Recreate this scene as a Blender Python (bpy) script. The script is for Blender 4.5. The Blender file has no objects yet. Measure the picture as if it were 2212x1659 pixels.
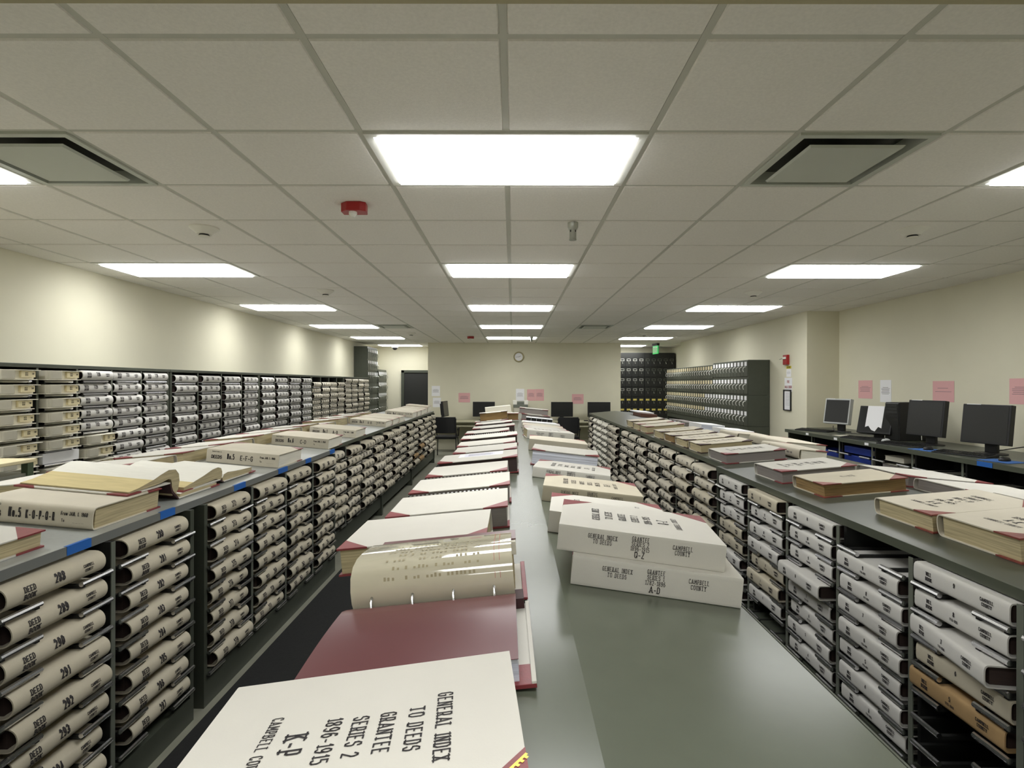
import bpy, math, random
from mathutils import Matrix, Vector
R = random.Random(7)
S = bpy.context.scene
C = S.collection
# ------------------------------------------------------------------ camera, world, exposure
CAMZ = 1.69
FPX = 1163.0
cam = bpy.data.cameras.new('camera'); cam.sensor_width = 36; cam.lens = 36 * FPX / 2212
cam.clip_start = 0.02
co = bpy.data.objects.new('camera', cam); C.objects.link(co); S.camera = co
co.matrix_world = Matrix.Translation((0, 0, CAMZ)) @ Matrix.Rotation(0.00175, 4, 'Z') @ Matrix.Rotation(math.pi / 2 - 0.00047, 4, 'X') @ Matrix.Rotation(0.00224, 4, 'Z')
w = bpy.data.worlds.new('world'); S.world = w; w.use_nodes = True
w.node_tree.nodes['Background'].inputs[0].default_value = (0.6, 0.62, 0.6, 1)
w.node_tree.nodes['Background'].inputs[1].default_value = 0.05
S.view_settings.view_transform = 'Standard'; S.view_settings.look = 'None'
S.view_settings.gamma = 1; S.view_settings.use_curve_mapping = False
S.view_settings.exposure = 0.0
S.cycles.diffuse_bounces = 8; S.cycles.max_bounces = 14
LAMP = 13.8            # emission of the troffer lenses
CEIL = 2.736
T = 0.6096            # ceiling module
gx = lambda n: (n - 0.0517) * T
gy = lambda r: (r + 1.6708) * T

# ------------------------------------------------------------------ materials
def lin(c):
    return tuple(((x / 255) / 12.92 if x / 255 <= 0.04045 else ((x / 255 + 0.055) / 1.055) ** 2.4) for x in c) + (1,)
MATS = {}
def mat(name, rgb, rough=0.6, metal=0.0, noise=0.0, scale=40, bump=0.0, bscale=None, emit=0, spec=0.5, coat=0, stretch=None, alpha=1, trans=0):
    m = bpy.data.materials.new(name); m.use_nodes = True
    n = m.node_tree.nodes; l = m.node_tree.links; b = n['Principled BSDF']
    col = lin(rgb)
    b.inputs['Base Color'].default_value = col; b.inputs['Roughness'].default_value = rough
    b.inputs['Metallic'].default_value = metal; b.inputs['Specular IOR Level'].default_value = spec
    b.inputs['Coat Weight'].default_value = coat
    b.inputs['Transmission Weight'].default_value = trans
    b.inputs['Alpha'].default_value = alpha
    if emit:
        b.inputs['Emission Color'].default_value = col; b.inputs['Emission Strength'].default_value = emit
    if noise or bump:
        tc = n.new('ShaderNodeTexCoord'); mp = n.new('ShaderNodeMapping'); l.new(tc.outputs['Object'], mp.inputs[0])
        if stretch: mp.inputs['Scale'].default_value = stretch
        nz = n.new('ShaderNodeTexNoise'); nz.inputs['Scale'].default_value = scale; nz.inputs['Detail'].default_value = 6
        l.new(mp.outputs[0], nz.inputs['Vector'])
        if noise:
            mx = n.new('ShaderNodeMix'); mx.data_type = 'RGBA'
            k = 1 - noise
            mx.inputs[6].default_value = (col[0] * k, col[1] * k, col[2] * k, 1)
            mx.inputs[7].default_value = (min(1, col[0] * (1 + noise * .6)), min(1, col[1] * (1 + noise * .6)), min(1, col[2] * (1 + noise * .55)), 1)
            rp = n.new('ShaderNodeMapRange'); rp.inputs[1].default_value = .3; rp.inputs[2].default_value = .7
            l.new(nz.outputs[0], rp.inputs[0]); l.new(rp.outputs[0], mx.inputs[0]); l.new(mx.outputs[2], b.inputs['Base Color'])
        if bump:
            n2 = n.new('ShaderNodeTexNoise'); n2.inputs['Scale'].default_value = bscale or scale * 6; n2.inputs['Detail'].default_value = 3
            l.new(mp.outputs[0], n2.inputs['Vector'])
            bp = n.new('ShaderNodeBump'); bp.inputs['Strength'].default_value = bump; bp.inputs['Distance'].default_value = 0.004
            l.new(n2.outputs[0], bp.inputs['Height']); l.new(bp.outputs[0], b.inputs['Normal'])
    MATS[name] = m
    return m
mat('wall_paint', (218, 214, 192), .75, noise=.03, scale=2, bump=.04, bscale=220)
mat('ceiling_tile', (238, 235, 229), .9, noise=.05, scale=90, bump=.25, bscale=350)
mat('ceiling_grid', (196, 196, 186), .6)
mat('soffit_paint', (176, 168, 138), .8)
mat('floor_vinyl', (138, 138, 124), .45, noise=.12, scale=6)
mat('rubber_mat', (26, 27, 27), .9, noise=.25, scale=60, bump=.5, bscale=300)
mat('cabinet_paint', (68, 72, 62), .42, noise=.06, scale=12, bump=.05, bscale=300)
mat('cabinet_dark', (30, 31, 29), .6)
mat('cabinet_post', (104, 108, 98), .4)
mat('counter_laminate', (92, 97, 84), .23, noise=.05, scale=7, spec=.5)
mat('counter_dark', (70, 74, 64), .3, noise=.06, scale=7)
mat('counter_grey', (158, 161, 158), .28, noise=.06, scale=60, spec=.5)
mat('counter_edge', (112, 114, 112), .38)
mat('edge_green', (76, 80, 68), .4)
mat('chrome', (215, 215, 218), .24, metal=1)
mat('black_plastic', (22, 22, 24), .5)
mat('screen', (26, 27, 27), .28)
mat('silver_plastic', (176, 178, 176), .4)
mat('canvas', (200, 193, 176), .85, noise=.05, scale=9, bump=.12, bscale=500)
mat('canvas_white', (201, 198, 189), .8, noise=.03, scale=7, bump=.08, bscale=500)
mat('canvas_tan', (192, 184, 164), .85, noise=.07, scale=8, bump=.12, bscale=500)
mat('canvas_brown', (168, 138, 96), .85, noise=.2, scale=9, bump=.12, bscale=500)
mat('canvas_grey', (204, 202, 197), .85, noise=.05, scale=8, bump=.12, bscale=500)
mat('leather', (128, 52, 56), .42, noise=.14, scale=30, bump=.1, bscale=300)
mat('leather_worn', (132, 66, 56), .5, noise=.3, scale=25, bump=.1, bscale=300)
mat('leather_dark', (58, 28, 30), .6, noise=.2, scale=30)
mat('pages_tan', (180, 167, 132), .8, noise=.28, scale=5, stretch=(1.2, 1.2, 45))
mat('pages_brown', (138, 112, 70), .8, noise=.4, scale=5, stretch=(1.5, 1.5, 40))
mat('pages_grey', (128, 122, 118), .75, noise=.12, scale=5, stretch=(1.2, 1.2, 45))
mat('pages_white', (224, 220, 206), .8, noise=.1, scale=5, stretch=(1.2, 1.2, 45))
mat('pages_dark', (56, 42, 38), .7, noise=.2, scale=5, stretch=(2, 2, 120))
mat('pages_blue', (212, 216, 232), .45, noise=.5, scale=4, stretch=(.6, .6, 50))
mat('page_face', (220, 218, 208), .7, noise=.04, scale=16, stretch=(1, 8, 1))
mat('page_old', (196, 180, 130), .75, noise=.1, scale=9, stretch=(1, 6, 1))
mat('ink', (38, 34, 36), .7)
mat('ink_soft', (104, 98, 100), .7)
mat('ink_faint', (158, 148, 118), .6)
mat('ink_red', (176, 84, 84), .7)
mat('maroon_sheet', (98, 52, 56), .28, spec=.5)
mat('sleeve_plastic', (198, 192, 170), .1, coat=1.0, noise=.06, scale=12, stretch=(1, 5, 1))
mat('gold', (206, 170, 72), .35, metal=.6)
mat('paper_white', (236, 236, 238), .7)
mat('paper_lilac', (222, 222, 238), .35)
mat('paper_pink', (222, 172, 172), .75)
mat('paper_yellow', (222, 206, 110), .7)
mat('card_tan', (222, 210, 172), .7)
mat('box_white', (232, 228, 212), .75, noise=.03, scale=8)
mat('box_grey', (186, 182, 166), .75, noise=.05, scale=10)
mat('tape_blue', (24, 92, 172), .6)
mat('binder_blue', (28, 52, 140), .45)
mat('pad_blue', (44, 88, 150), .8)
mat('red_plastic', (158, 26, 28), .35)
mat('clear_lens', (232, 232, 224), .12, spec=.8)
mat('white_plastic', (226, 224, 214), .45)
mat('white_metal', (222, 222, 214), .4)
mat('grille_grey', (190, 194, 184), .45)
mat('grille_dark', (62, 64, 56), .6)
mat('galvanized', (176, 178, 170), .35, metal=.7)
mat('green_paint', (82, 98, 74), .45)
mat('exit_green', (30, 190, 90), .4, emit=.5)
mat('clock_wood', (150, 140, 96), .4)
mat('desk_laminate', (176, 172, 146), .5)
mat('door_paint', (62, 66, 60), .5)
mat('yellow_label', (206, 190, 50), .6)
mat('brown_cloth', (92, 58, 44), .7)
m = bpy.data.materials.new('lamp_lens'); m.use_nodes = True
nt = m.node_tree; nt.nodes.remove(nt.nodes['Principled BSDF'])
em = nt.nodes.new('ShaderNodeEmission'); em.inputs[0].default_value = (0.99, 0.995, 0.985, 1); em.inputs[1].default_value = LAMP
# louvred lens: gives less light sideways than downwards
ge = nt.nodes.new('ShaderNodeNewGeometry'); dp = nt.nodes.new('ShaderNodeVectorMath'); dp.operation = 'DOT_PRODUCT'
nt.links.new(ge.outputs['Normal'], dp.inputs[0]); nt.links.new(ge.outputs['Incoming'], dp.inputs[1])
mr = nt.nodes.new('ShaderNodeMapRange'); mr.inputs[3].default_value = LAMP * .38; mr.inputs[4].default_value = LAMP * 1.3
nt.links.new(dp.outputs['Value'], mr.inputs[0]); nt.links.new(mr.outputs[0], em.inputs[1])
nt.links.new(em.outputs[0], nt.nodes['Material Output'].inputs[0]); MATS['lamp_lens'] = m

# ------------------------------------------------------------------ mesh helpers
class MB:
    def __init__(s): s.v = []; s.f = []; s.m = []
    def add(s, vs, fs, m=0):
        k = len(s.v); s.v += [tuple(p) for p in vs]
        for f in fs: s.f.append([i + k for i in f]); s.m.append(m)
        return s
    def box(s, x0, x1, y0, y1, z0, z1, m=0):
        return s.add([(x0, y0, z0), (x1, y0, z0), (x1, y1, z0), (x0, y1, z0), (x0, y0, z1), (x1, y0, z1), (x1, y1, z1), (x0, y1, z1)],
              [(0, 3, 2, 1), (4, 5, 6, 7), (0, 1, 5, 4), (1, 2, 6, 5), (2, 3, 7, 6), (3, 0, 4, 7)], m)
    def prism(s, poly, a0, a1, axis='y', m=0):
        # poly: 2-D points; axis 'y' -> (x,z), 'x' -> (y,z), 'z' -> (x,y)
        f = {'y': lambda p, a: (p[0], a, p[1]), 'x': lambda p, a: (a, p[0], p[1]), 'z': lambda p, a: (p[0], p[1], a)}[axis]
        n = len(poly); vs = [f(p, a0) for p in poly] + [f(p, a1) for p in poly]
        return s.add(vs, [list(range(n))[::-1], [i + n for i in range(n)]] + [(i, (i + 1) % n, n + (i + 1) % n, n + i) for i in range(n)], m)
    def shell(s, outer, inner, a0, a1, axis='x', m=0):
        # open profile with thickness: outer and inner polylines of equal length
        f = {'y': lambda p, a: (p[0], a, p[1]), 'x': lambda p, a: (a, p[0], p[1])}[axis]
        n = len(outer); vs = []
        for a in (a0, a1): vs += [f(p, a) for p in outer] + [f(p, a) for p in inner]
        fs = []
        for i in range(n - 1):
            fs += [(i, i + 1, 2 * n + i + 1, 2 * n + i), (n + i + 1, n + i, 3 * n + i, 3 * n + i + 1), (i, n + i, n + i + 1, i + 1), (2 * n + i, 2 * n + i + 1, 3 * n + i + 1, 3 * n + i)]
        for i in (0, n - 1): fs.append((i, n + i, 3 * n + i, 2 * n + i))
        return s.add(vs, fs, m)
    def cyl(s, p0, p1, r, n=10, m=0, r1=None):
        p0 = Vector(p0); p1 = Vector(p1); d = (p1 - p0).normalized()
        u = d.orthogonal().normalized(); v = d.cross(u); r1 = r if r1 is None else r1
        vs = []
        for p, q in ((p0, r), (p1, r1)):
            for i in range(n):
                a = 2 * math.pi * i / n; vs.append(p + (u * math.cos(a) + v * math.sin(a)) * q)
        return s.add(vs, [list(range(n))[::-1], [n + i for i in range(n)]] + [(i, (i + 1) % n, n + (i + 1) % n, n + i) for i in range(n)], m)
    def lathe(s, prof, c, n=24, m=0, axis='z'):
        vs = []
        for r, z in prof:
            for i in range(n):
                a = 2 * math.pi * i / n; x, y = r * math.cos(a), r * math.sin(a)
                vs.append({'z': (c[0] + x, c[1] + y, c[2] + z), 'y': (c[0] + x, c[1] + z, c[2] + y), 'x': (c[0] + z, c[1] + x, c[2] + y)}[axis])
        k = len(prof); fs = []
        for j in range(k - 1):
            fs += [(j * n + i, j * n + (i + 1) % n, (j + 1) * n + (i + 1) % n, (j + 1) * n + i) for i in range(n)]
        fs += [list(range(n))[::-1], [(k - 1) * n + i for i in range(n)]]
        return s.add(vs, fs, m)
    def tube(s, pts, r, n=8, m=0):
        pts = [Vector(p) for p in pts]; vs = []
        for i, p in enumerate(pts):
            d = (pts[min(i + 1, len(pts) - 1)] - pts[max(i - 1, 0)]).normalized()
            u = d.cross(Vector((0.123, 0.31, 0.94))).normalized(); v = d.cross(u)
            for k in range(n):
                a = 2 * math.pi * k / n; vs.append(p + (u * math.cos(a) + v * math.sin(a)) * r)
        fs = [list(range(n)), [(len(pts) - 1) * n + i for i in range(n)]]
        for j in range(len(pts) - 1):
            fs += [(j * n + i, j * n + (i + 1) % n, (j + 1) * n + (i + 1) % n, (j + 1) * n + i) for i in range(n)]
        return s.add(vs, fs, m)
    def mesh(s, name, mats, smooth=False):
        me = bpy.data.meshes.new(name); me.from_pydata(s.v, [], s.f)
        for k in (mats if isinstance(mats, (list, tuple)) else [mats]): me.materials.append(MATS[k])
        me.polygons.foreach_set('material_index', s.m)
        if smooth:
            me.polygons.foreach_set('use_smooth', [True] * len(me.polygons)); me.set_sharp_from_angle(angle=0.7)
        me.update()
        return me
    def build(s, name, mats, parent=None, smooth=False, bevel=0, world=False):
        if world and parent is not None:
            l = parent.location; s.v = [(a - l.x, b - l.y, c - l.z) for a, b, c in s.v]
        o = bpy.data.objects.new(name, s.mesh(name, mats, smooth)); C.objects.link(o)
        if parent is not None: o.parent = parent
        if bevel:
            b = o.modifiers.new('bevel', 'BEVEL'); b.width = bevel; b.segments = 2; b.limit_method = 'ANGLE'
        return o
def bx(*a): return MB().box(*a)
SEEN = set()
def tag(o, label, cat, group=None):
    if label in SEEN: print('DUP LABEL', label)
    if not 4 <= len(label.split()) <= 16: print('LABEL LENGTH', len(label.split()), label)
    SEEN.add(label); o['label'] = label; o['category'] = cat
    if group: o['group'] = group
    return o
def thing(name, label, cat, loc=(0, 0, 0), group=None, rotz=0.0):
    o = bpy.data.objects.new(name, None); C.objects.link(o); o.empty_display_size = .05
    o.location = loc; o.rotation_euler = (0, 0, rotz)
    return tag(o, label, cat, group)
def struct(o): o['kind'] = 'structure'; return o
def link(name, me, parent=None):
    o = bpy.data.objects.new(name, me); C.objects.link(o)
    if parent is not None: o.parent = parent
    return o
ORD = ['top', 'second', 'third', 'fourth', 'fifth', 'sixth', 'seventh', 'eighth', 'ninth', 'tenth', 'eleventh', 'twelfth', 'thirteenth']
CORD = ['first'] + ORD[1:]
def rowword(r, n): return 'topmost' if r == 0 else ('lowest' if r == n - 1 else ORD[r] + ' from top')

# ------------------------------------------------------------------ lettering: a small stroke alphabet
G = {'A': '00 4a 80;23 63', 'B': '00 0a 4a 59 56 45 05;45 64 61 40 00', 'C': '68 5a 2a 08 02 20 50 62', 'D': '00 0a 4a 68 62 40 00', 'E': '6a 0a 00 60;05 45',
 'F': '6a 0a 00;05 45', 'G': '68 5a 2a 08 02 20 50 62 65 45', 'H': '00 0a;60 6a;05 65', 'I': '00 0a', 'J': '4a 42 30 10 02', 'K': '00 0a;6a 04;26 60', 'L': '0a 00 60',
 'M': '00 0a 43 8a 80', 'N': '00 0a 60 6a', 'O': '2a 08 02 20 50 72 78 5a 2a', 'P': '00 0a 4a 59 55 44 04', 'Q': '2a 08 02 20 50 72 78 5a 2a;43 71', 'R': '00 0a 4a 59 55 44 04;34 60',
 'S': '68 5a 2a 08 06 55 64 62 50 20 02', 'T': '0a 8a;4a 40', 'U': '0a 02 20 50 62 6a', 'V': '0a 30 6a', 'W': '0a 20 47 60 8a', 'X': '00 6a;0a 60', 'Y': '0a 35 6a;35 30', 'Z': '0a 6a 00 60',
 '0': '2a 08 02 20 40 62 68 4a 2a', '1': '18 3a 30', '2': '08 2a 4a 68 66 00 60', '3': '09 2a 4a 68 56 45 25;45 64 61 40 10 02', '4': '50 5a 03 63', '5': '5a 0a 06 46 64 61 40 10 01',
 '6': '59 4a 2a 07 02 20 40 62 64 46 26 04', '7': '0a 6a 20', '8': '25 07 09 2a 4a 69 67 45 25 03 01 20 40 61 63 45', '9': '01 20 40 63 68 4a 2a 08 06 24 44 66',
 '-': '04 44', '.': '00 01', ',': '01 00', 'e': '03 53 55 36 16 04 02 10 40 51', 'n': '00 06;04 26 46 55 50', 'r': '00 06;04 26 46', 'a': '55 36 16 04 02 10 30 52;56 50',
 'l': '00 0a', 'd': '5a 50;54 36 16 04 02 10 30 52', 'x': '00 56;06 50', 't': '29 21 30 40;06 46', 'o': '16 04 02 10 40 52 54 46 16', 'm': '00 06;04 26 45 40;45 66 75 70', '_': '00 90'}
def strokes(ch):
    return [[(int(p[0]) / 10, int(p[1], 16) / 10) for p in st.split()] for st in G[ch].split(';')]
def twidth(s, cap, xs, gap=.28):
    w = 0
    for ch in s: w += ((.35 if ch == ' ' else max(p[0] for st in strokes(ch) for p in st)) * xs + gap) * cap
    return w - gap * cap
def text(mb, s, cap, xs, th, place, serif=False, m=1, gap=.28, anchor=.5):
    """writes s with its baseline centre at (0,0); place(u,v) gives the 3-D point"""
    x = -twidth(s, cap, xs, gap) * anchor; h = th * cap / 2
    for ch in s:
        if ch == ' ': x += (.35 * xs + gap) * cap; continue
        wd = 0
        for st in strokes(ch):
            pts = [(x + a * xs * cap, b * cap) for a, b in st]; wd = max(wd, max(a for a, _ in st))
            for (a, b), (c, d) in zip(pts, pts[1:]):
                l = math.hypot(c - a, d - b) or 1e-9; ex, ey = (c - a) / l, (d - b) / l
                a -= ex * h * .8; b -= ey * h * .8; c += ex * h * .8; d += ey * h * .8
                nx, ny = -ey * h, ex * h
                n = 2 if abs(d - b) > .012 else 1
                for k in range(n):
                    f0, f1 = k / n, (k + 1) / n
                    q = [(a + (c - a) * f0 + nx, b + (d - b) * f0 + ny), (a + (c - a) * f0 - nx, b + (d - b) * f0 - ny), (a + (c - a) * f1 - nx, b + (d - b) * f1 - ny), (a + (c - a) * f1 + nx, b + (d - b) * f1 + ny)]
                    mb.add([place(*p) for p in q], [(0, 1, 2, 3)], m)
            if serif:
                for (p, q), e in (((pts[0], pts[1]), st[0]), ((pts[-1], pts[-2]), st[-1])):
                    if e[1] in (0.0, 1.0) and abs(p[1] - q[1]) > abs(p[0] - q[0]) * .7:
                        sw = cap * .17; t2 = h * .8
                        yy = p[1] + (t2 if e[1] == 0 else -t2)
                        mb.add([place(p[0] - sw, yy - t2), place(p[0] + sw, yy - t2), place(p[0] + sw, yy + t2), place(p[0] - sw, yy + t2)], [(0, 1, 2, 3)], m)
        x += (wd * xs + gap) * cap

# ------------------------------------------------------------------ shell of the room
X0, X1, X2 = -3.98, 4.66, 4.20
LIGHTS = [(-1, r) for r in (-6, -2, 2, 6, 10, 14, 18)] + [(-6, r) for r in (-6, -2, 2, 6, 10, 14, 18, 22)] + [(4, r) for r in (-6, -2, 2, 6, 10, 14, 18, 22)]  # the two rows behind the soffit are unseen, added for their light
VENTS = [(-4, 2), (2, 2), (-4, 14), (2, 14)]
mid = set(LIGHTS)
skip = set(VENTS) | {(c + k, r) for c, r in LIGHTS for k in (0, 1)}
struct(bx(-4.3, 5.4, -6.7, 16.2, -.1, 0).build('floor', 'floor_vinyl'))
cb = MB()
def inside(x, y):
    if y > 13.8 and -2.18 < x < 2.76: return False
    return True
for c in range(-8, 10):
    for r in range(-13, 25):
        if (c, r) in skip: continue
        a0, a1 = max(gx(c) + .011, X0), min(gx(c + 1) - .011, 5.2); b0, b1 = gy(r) + .011, min(gy(r + 1) - .011, 15.9)
        if a1 - a0 < .02 or b1 - b0 < .02: continue
        cb.add([(a0, b0, CEIL + .008), (a1, b0, CEIL + .008), (a1, b1, CEIL + .008), (a0, b1, CEIL + .008), (a0 + .006, b0 + .006, CEIL), (a1 - .006, b0 + .006, CEIL), (a1 - .006, b1 - .006, CEIL), (a0 + .006, b1 - .006, CEIL)],
               [(4, 5, 6, 7), (0, 1, 5, 4), (1, 2, 6, 5), (2, 3, 7, 6), (3, 0, 4, 7)], 0)
cb.box(-4.3, 5.4, -6.7, 16.2, CEIL + .12, CEIL + .2, 1)
for c in range(-8, 11):
    for r in range(-13, 25):
        if (c - 1, r) in mid: continue
        cb.box(gx(c) - .012, gx(c) + .012, gy(r), gy(r + 1), CEIL + .004, CEIL + .03, 1)
for r in range(-13, 26): cb.box(-4.0, 5.2, gy(r) - .012, gy(r) + .012, CEIL + .005, CEIL + .03, 1)
struct(cb.build('ceiling', ['ceiling_tile', 'ceiling_grid']))
struct(bx(-4.2, X0, -6.7, 16, 0, CEIL + .15).build('wall_left', 'wall_paint'))
struct(bx(X1, 5.2, -6.7, 7.7, 0, CEIL + .15).build('wall_right', 'wall_paint'))
struct(bx(X2, 5.2, 7.7, 13.5, 0, CEIL + .15).build('wall_right_far', 'wall_paint'))
struct(bx(4.55, 5.2, 13.5, 16, 0, CEIL + .15).build('wall_right_alcove', 'wall_paint'))
struct(bx(-2.18, 2.76, 13.8, 15.45, 0, CEIL + .15).build('wall_back', 'wall_paint'))
struct(bx(-4.2, 5.2, 15.45, 15.7, 0, CEIL + .15).build('wall_far', 'wall_paint'))
struct(bx(-4.2, 5.2, -6.7, -6.5, 0, CEIL + .15).build('wall_front', 'wall_paint'))
struct(bx(X0, X1, .35, 1.29, 2.60, CEIL + .1).build('trim_1', 'soffit_paint'))
# door in the left alcove
do = struct(bx(-3.19, -2.05, 15.40, 15.46, 0, 2.07).build('door_1', 'door_paint'))
bx(-3.11, -2.13, 15.385, 15.42, .01, 2.02).build('door_panel', 'cabinet_dark', do)
bx(-3.19, -3.11, 15.36, 15.41, 0, 2.07).build('door_frame', 'cabinet_paint', do)
bx(-3.19, -2.05, 15.36, 15.41, 2.0, 2.07).build('door_frame', 'cabinet_paint', do)

# ceiling fittings
colname = {-1: 'middle', -6: 'left', 4: 'right'}
lightno = {-6: '', -2: '', 2: 'nearest', 6: 'second', 10: 'third', 14: 'fourth', 18: 'fifth', 22: 'sixth'}
troffer_me = None
for c, r in LIGHTS:
    x0, x1, y0, y1 = gx(c), gx(c + 2), gy(r), gy(r + 1)
    if c == 4 and r == 22 or c == -6 and r == 22: pass
    lab = 'white fluorescent ceiling troffer, %s of the %s row%s' % (lightno[r] if r > 0 else 'unseen added one', colname[c], '' if r > 0 else (' just behind the soffit' if r == -2 else ' far behind the soffit'))
    t = thing('ceiling_light', lab, 'ceiling light', ((x0 + x1) / 2, (y0 + y1) / 2, CEIL), 'ceiling troffers')
    if troffer_me is None:
        hx, hy = T - .012, T / 2 - .012
        fr = MB()
        for a in ((-hx, hx, -hy, -hy + .03), (-hx, hx, hy - .03, hy), (-hx, -hx + .035, -hy + .03, hy - .03), (hx - .035, hx, -hy + .03, hy - .03)): fr.box(*a, -.004, .06)
        fm = fr.mesh('frame', 'white_metal')
        le = MB(); A, B = hx - .035, hy - .03
        le.add([(-A, -B, .055), (A, -B, .055), (A, B, .055), (-A, B, .055), (-A + .012, -B + .014, -.016), (A - .012, -B + .014, -.016), (A - .012, B - .014, -.016), (-A + .012, B - .014, -.016)],
               [(4, 7, 6, 5), (0, 4, 5, 1), (1, 5, 6, 2), (2, 6, 7, 3), (3, 7, 4, 0)])
        lm = le.mesh('diffuser', 'lamp_lens')
        troffer_me = (fm, lm)
    link('frame', troffer_me[0], t); link('diffuser', troffer_me[1], t)
for c, r in VENTS:
    x, y = gx(c + .5), gy(r + .5)
    t = thing('ceiling_vent', 'square grey ceiling air diffuser, %s one on the %s' % ('nearer' if r == 2 else 'farther', 'left' if c < 0 else 'right'), 'air vent', (x, y, CEIL), 'ceiling air vents')
    h = T / 2 - .012; fr = MB()
    for a in ((-h, h, -h, -h + .03), (-h, h, h - .03, h), (-h, -h + .03, -h + .03, h - .03), (h - .03, h, -h + .03, h - .03)): fr.box(*a, -.006, .07)
    fr.build('frame', 'grille_grey', t)
    bx(-h + .03, h - .03, -h + .03, h - .03, .06, .068).build('throat', 'grille_dark', t)
    P = h - .085
    MB().add([(-P, -P, -.008), (P, -P, -.008), (P, P, -.008), (-P, P, -.008), (-P + .008, -P + .008, -.018), (P - .008, -P + .008, -.018), (P - .008, P - .008, -.018), (-P + .008, P - .008, -.018)],
             [(4, 7, 6, 5), (0, 4, 5, 1), (1, 5, 6, 2), (2, 6, 7, 3), (3, 7, 4, 0), (0, 1, 2, 3)]).build('plate', 'grille_grey', t)
for x, y, w_ in ((-2.08, 3.62, 'nearest on the left'), (2.68, 3.62, 'nearest on the right'), (-2.11, 6.05, 'second on the left'), (2.72, 6.1, 'second on the right'), (-2.1, 11.1, 'farthest on the left'), (2.7, 11.1, 'farthest on the right')):
    t = thing('smoke_detector', 'round cream ceiling smoke detector, ' + w_, 'smoke detector', (x, y, CEIL), 'smoke detectors')
    MB().lathe([(.005, 0), (.092, 0), (.092, -.008), (.062, -.03), (.046, -.046)], (0, 0, 0), 28).build('base', 'white_plastic', t, smooth=True)
    MB().lathe([(.03, -.044), (.034, -.056), (.03, -.06)], (0, 0, 0), 20).build('sensor_slot', 'black_plastic', t, smooth=True)
    MB().lathe([(.034, -.056), (.036, -.062), (.02, -.067)], (0, 0, 0), 20).build('cap', 'white_plastic', t, smooth=True)
for x, y, big in ((-.93, 3.14, 1), (-.94, 11.9, 0)):
    t = thing('fire_strobe', 'red ceiling fire alarm strobe lettered FIRE' + (', nearest to the camera' if big else ', small and far by the clock wall'), 'fire alarm', (x, y, CEIL), 'fire strobes')
    b = MB().prism([(-.07, .04), (.07, .04), (.078, .0), (.078, -.035), (.05, -.055), (-.03, -.055), (-.07, -.02)], -.052, 0, 'z', 0)
    text(b, 'FIRE', .014, .8, .16, lambda u, v: (u - .005, -.0405, -.012 + v - .016) if False else (u - .005, .0405, -.03 + v), m=1)
    text(b, 'FIRE', .016, .8, .16, lambda u, v: (u, .012 - v, -.0525), m=1)
    b.build('housing', ['red_plastic', 'white_plastic'], t, bevel=.004)
    MB().lathe([(.024, -.05), (.024, -.066), (.014, -.082)], (.0, -.02, 0), 10).build('strobe_lens', 'clear_lens', t)
for x, y, big in ((.387, 3.5, 1), (.41, 11.9, 0)):
    t = thing('sprinkler', 'grey metal ceiling sprinkler head, ' + ('nearest one below the middle lights' if big else 'far one under the fifth middle light'), 'sprinkler', (x, y, CEIL), 'sprinkler heads')
    MB().lathe([(.034, 0), (.034, -.03), (.026, -.045)], (0, 0, 0), 20).build('escutcheon', 'galvanized', t, smooth=True)
    MB().lathe([(.022, -.04), (.022, -.105), (.024, -.108), (.024, -.112)], (0, 0, 0), 20).build('body', 'galvanized', t, smooth=True)
    for a in range(4):
        MB().box(.018, .0235, -.004, .004, -.062, -.05).build('slot', 'black_plastic', t).rotation_euler = (0, 0, a * math.pi / 2 - .8)
t = thing('dome_camera', 'white ceiling dome security camera with dark bubble', 'security camera', (-3.27, 14.9, CEIL))
MB().lathe([(.09, 0), (.09, -.05), (.075, -.06)], (0, 0, 0), 24).build('housing', 'white_plastic', t, smooth=True)
MB().lathe([(.07, -.055), (.06, -.09), (.035, -.115), (.005, -.122)], (0, 0, 0), 24).build('bubble', 'black_plastic', t, smooth=True)
t = thing('exit_sign', 'green lit EXIT sign hanging from the far right ceiling', 'exit sign', (3.68, 13.9, CEIL), rotz=math.radians(-80))
b = bx(-.15, .15, -.012, .012, -.27, -.06, 0); text(b, 'EXIT', .11, .62, .2, lambda u, v: (u, -.0125, -.22 + v), m=1); b.build('panel', ['exit_green', 'white_plastic'], t)
bx(-.16, .16, -.03, .03, -.06, 0).build('canopy', 'cabinet_dark', t)

# mats on the floor of the two aisles
tag(bx(-1.55, -.62, .6, 11.6, .0, .012).build('floor_mat', 'rubber_mat'), 'long black rubber mat in the aisle left of middle counter', 'mat')
tag(bx(.70, 1.42, .6, 11.0, .0, .012).build('floor_mat', 'rubber_mat'), 'long black rubber mat in the aisle right of middle counter', 'mat')

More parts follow.
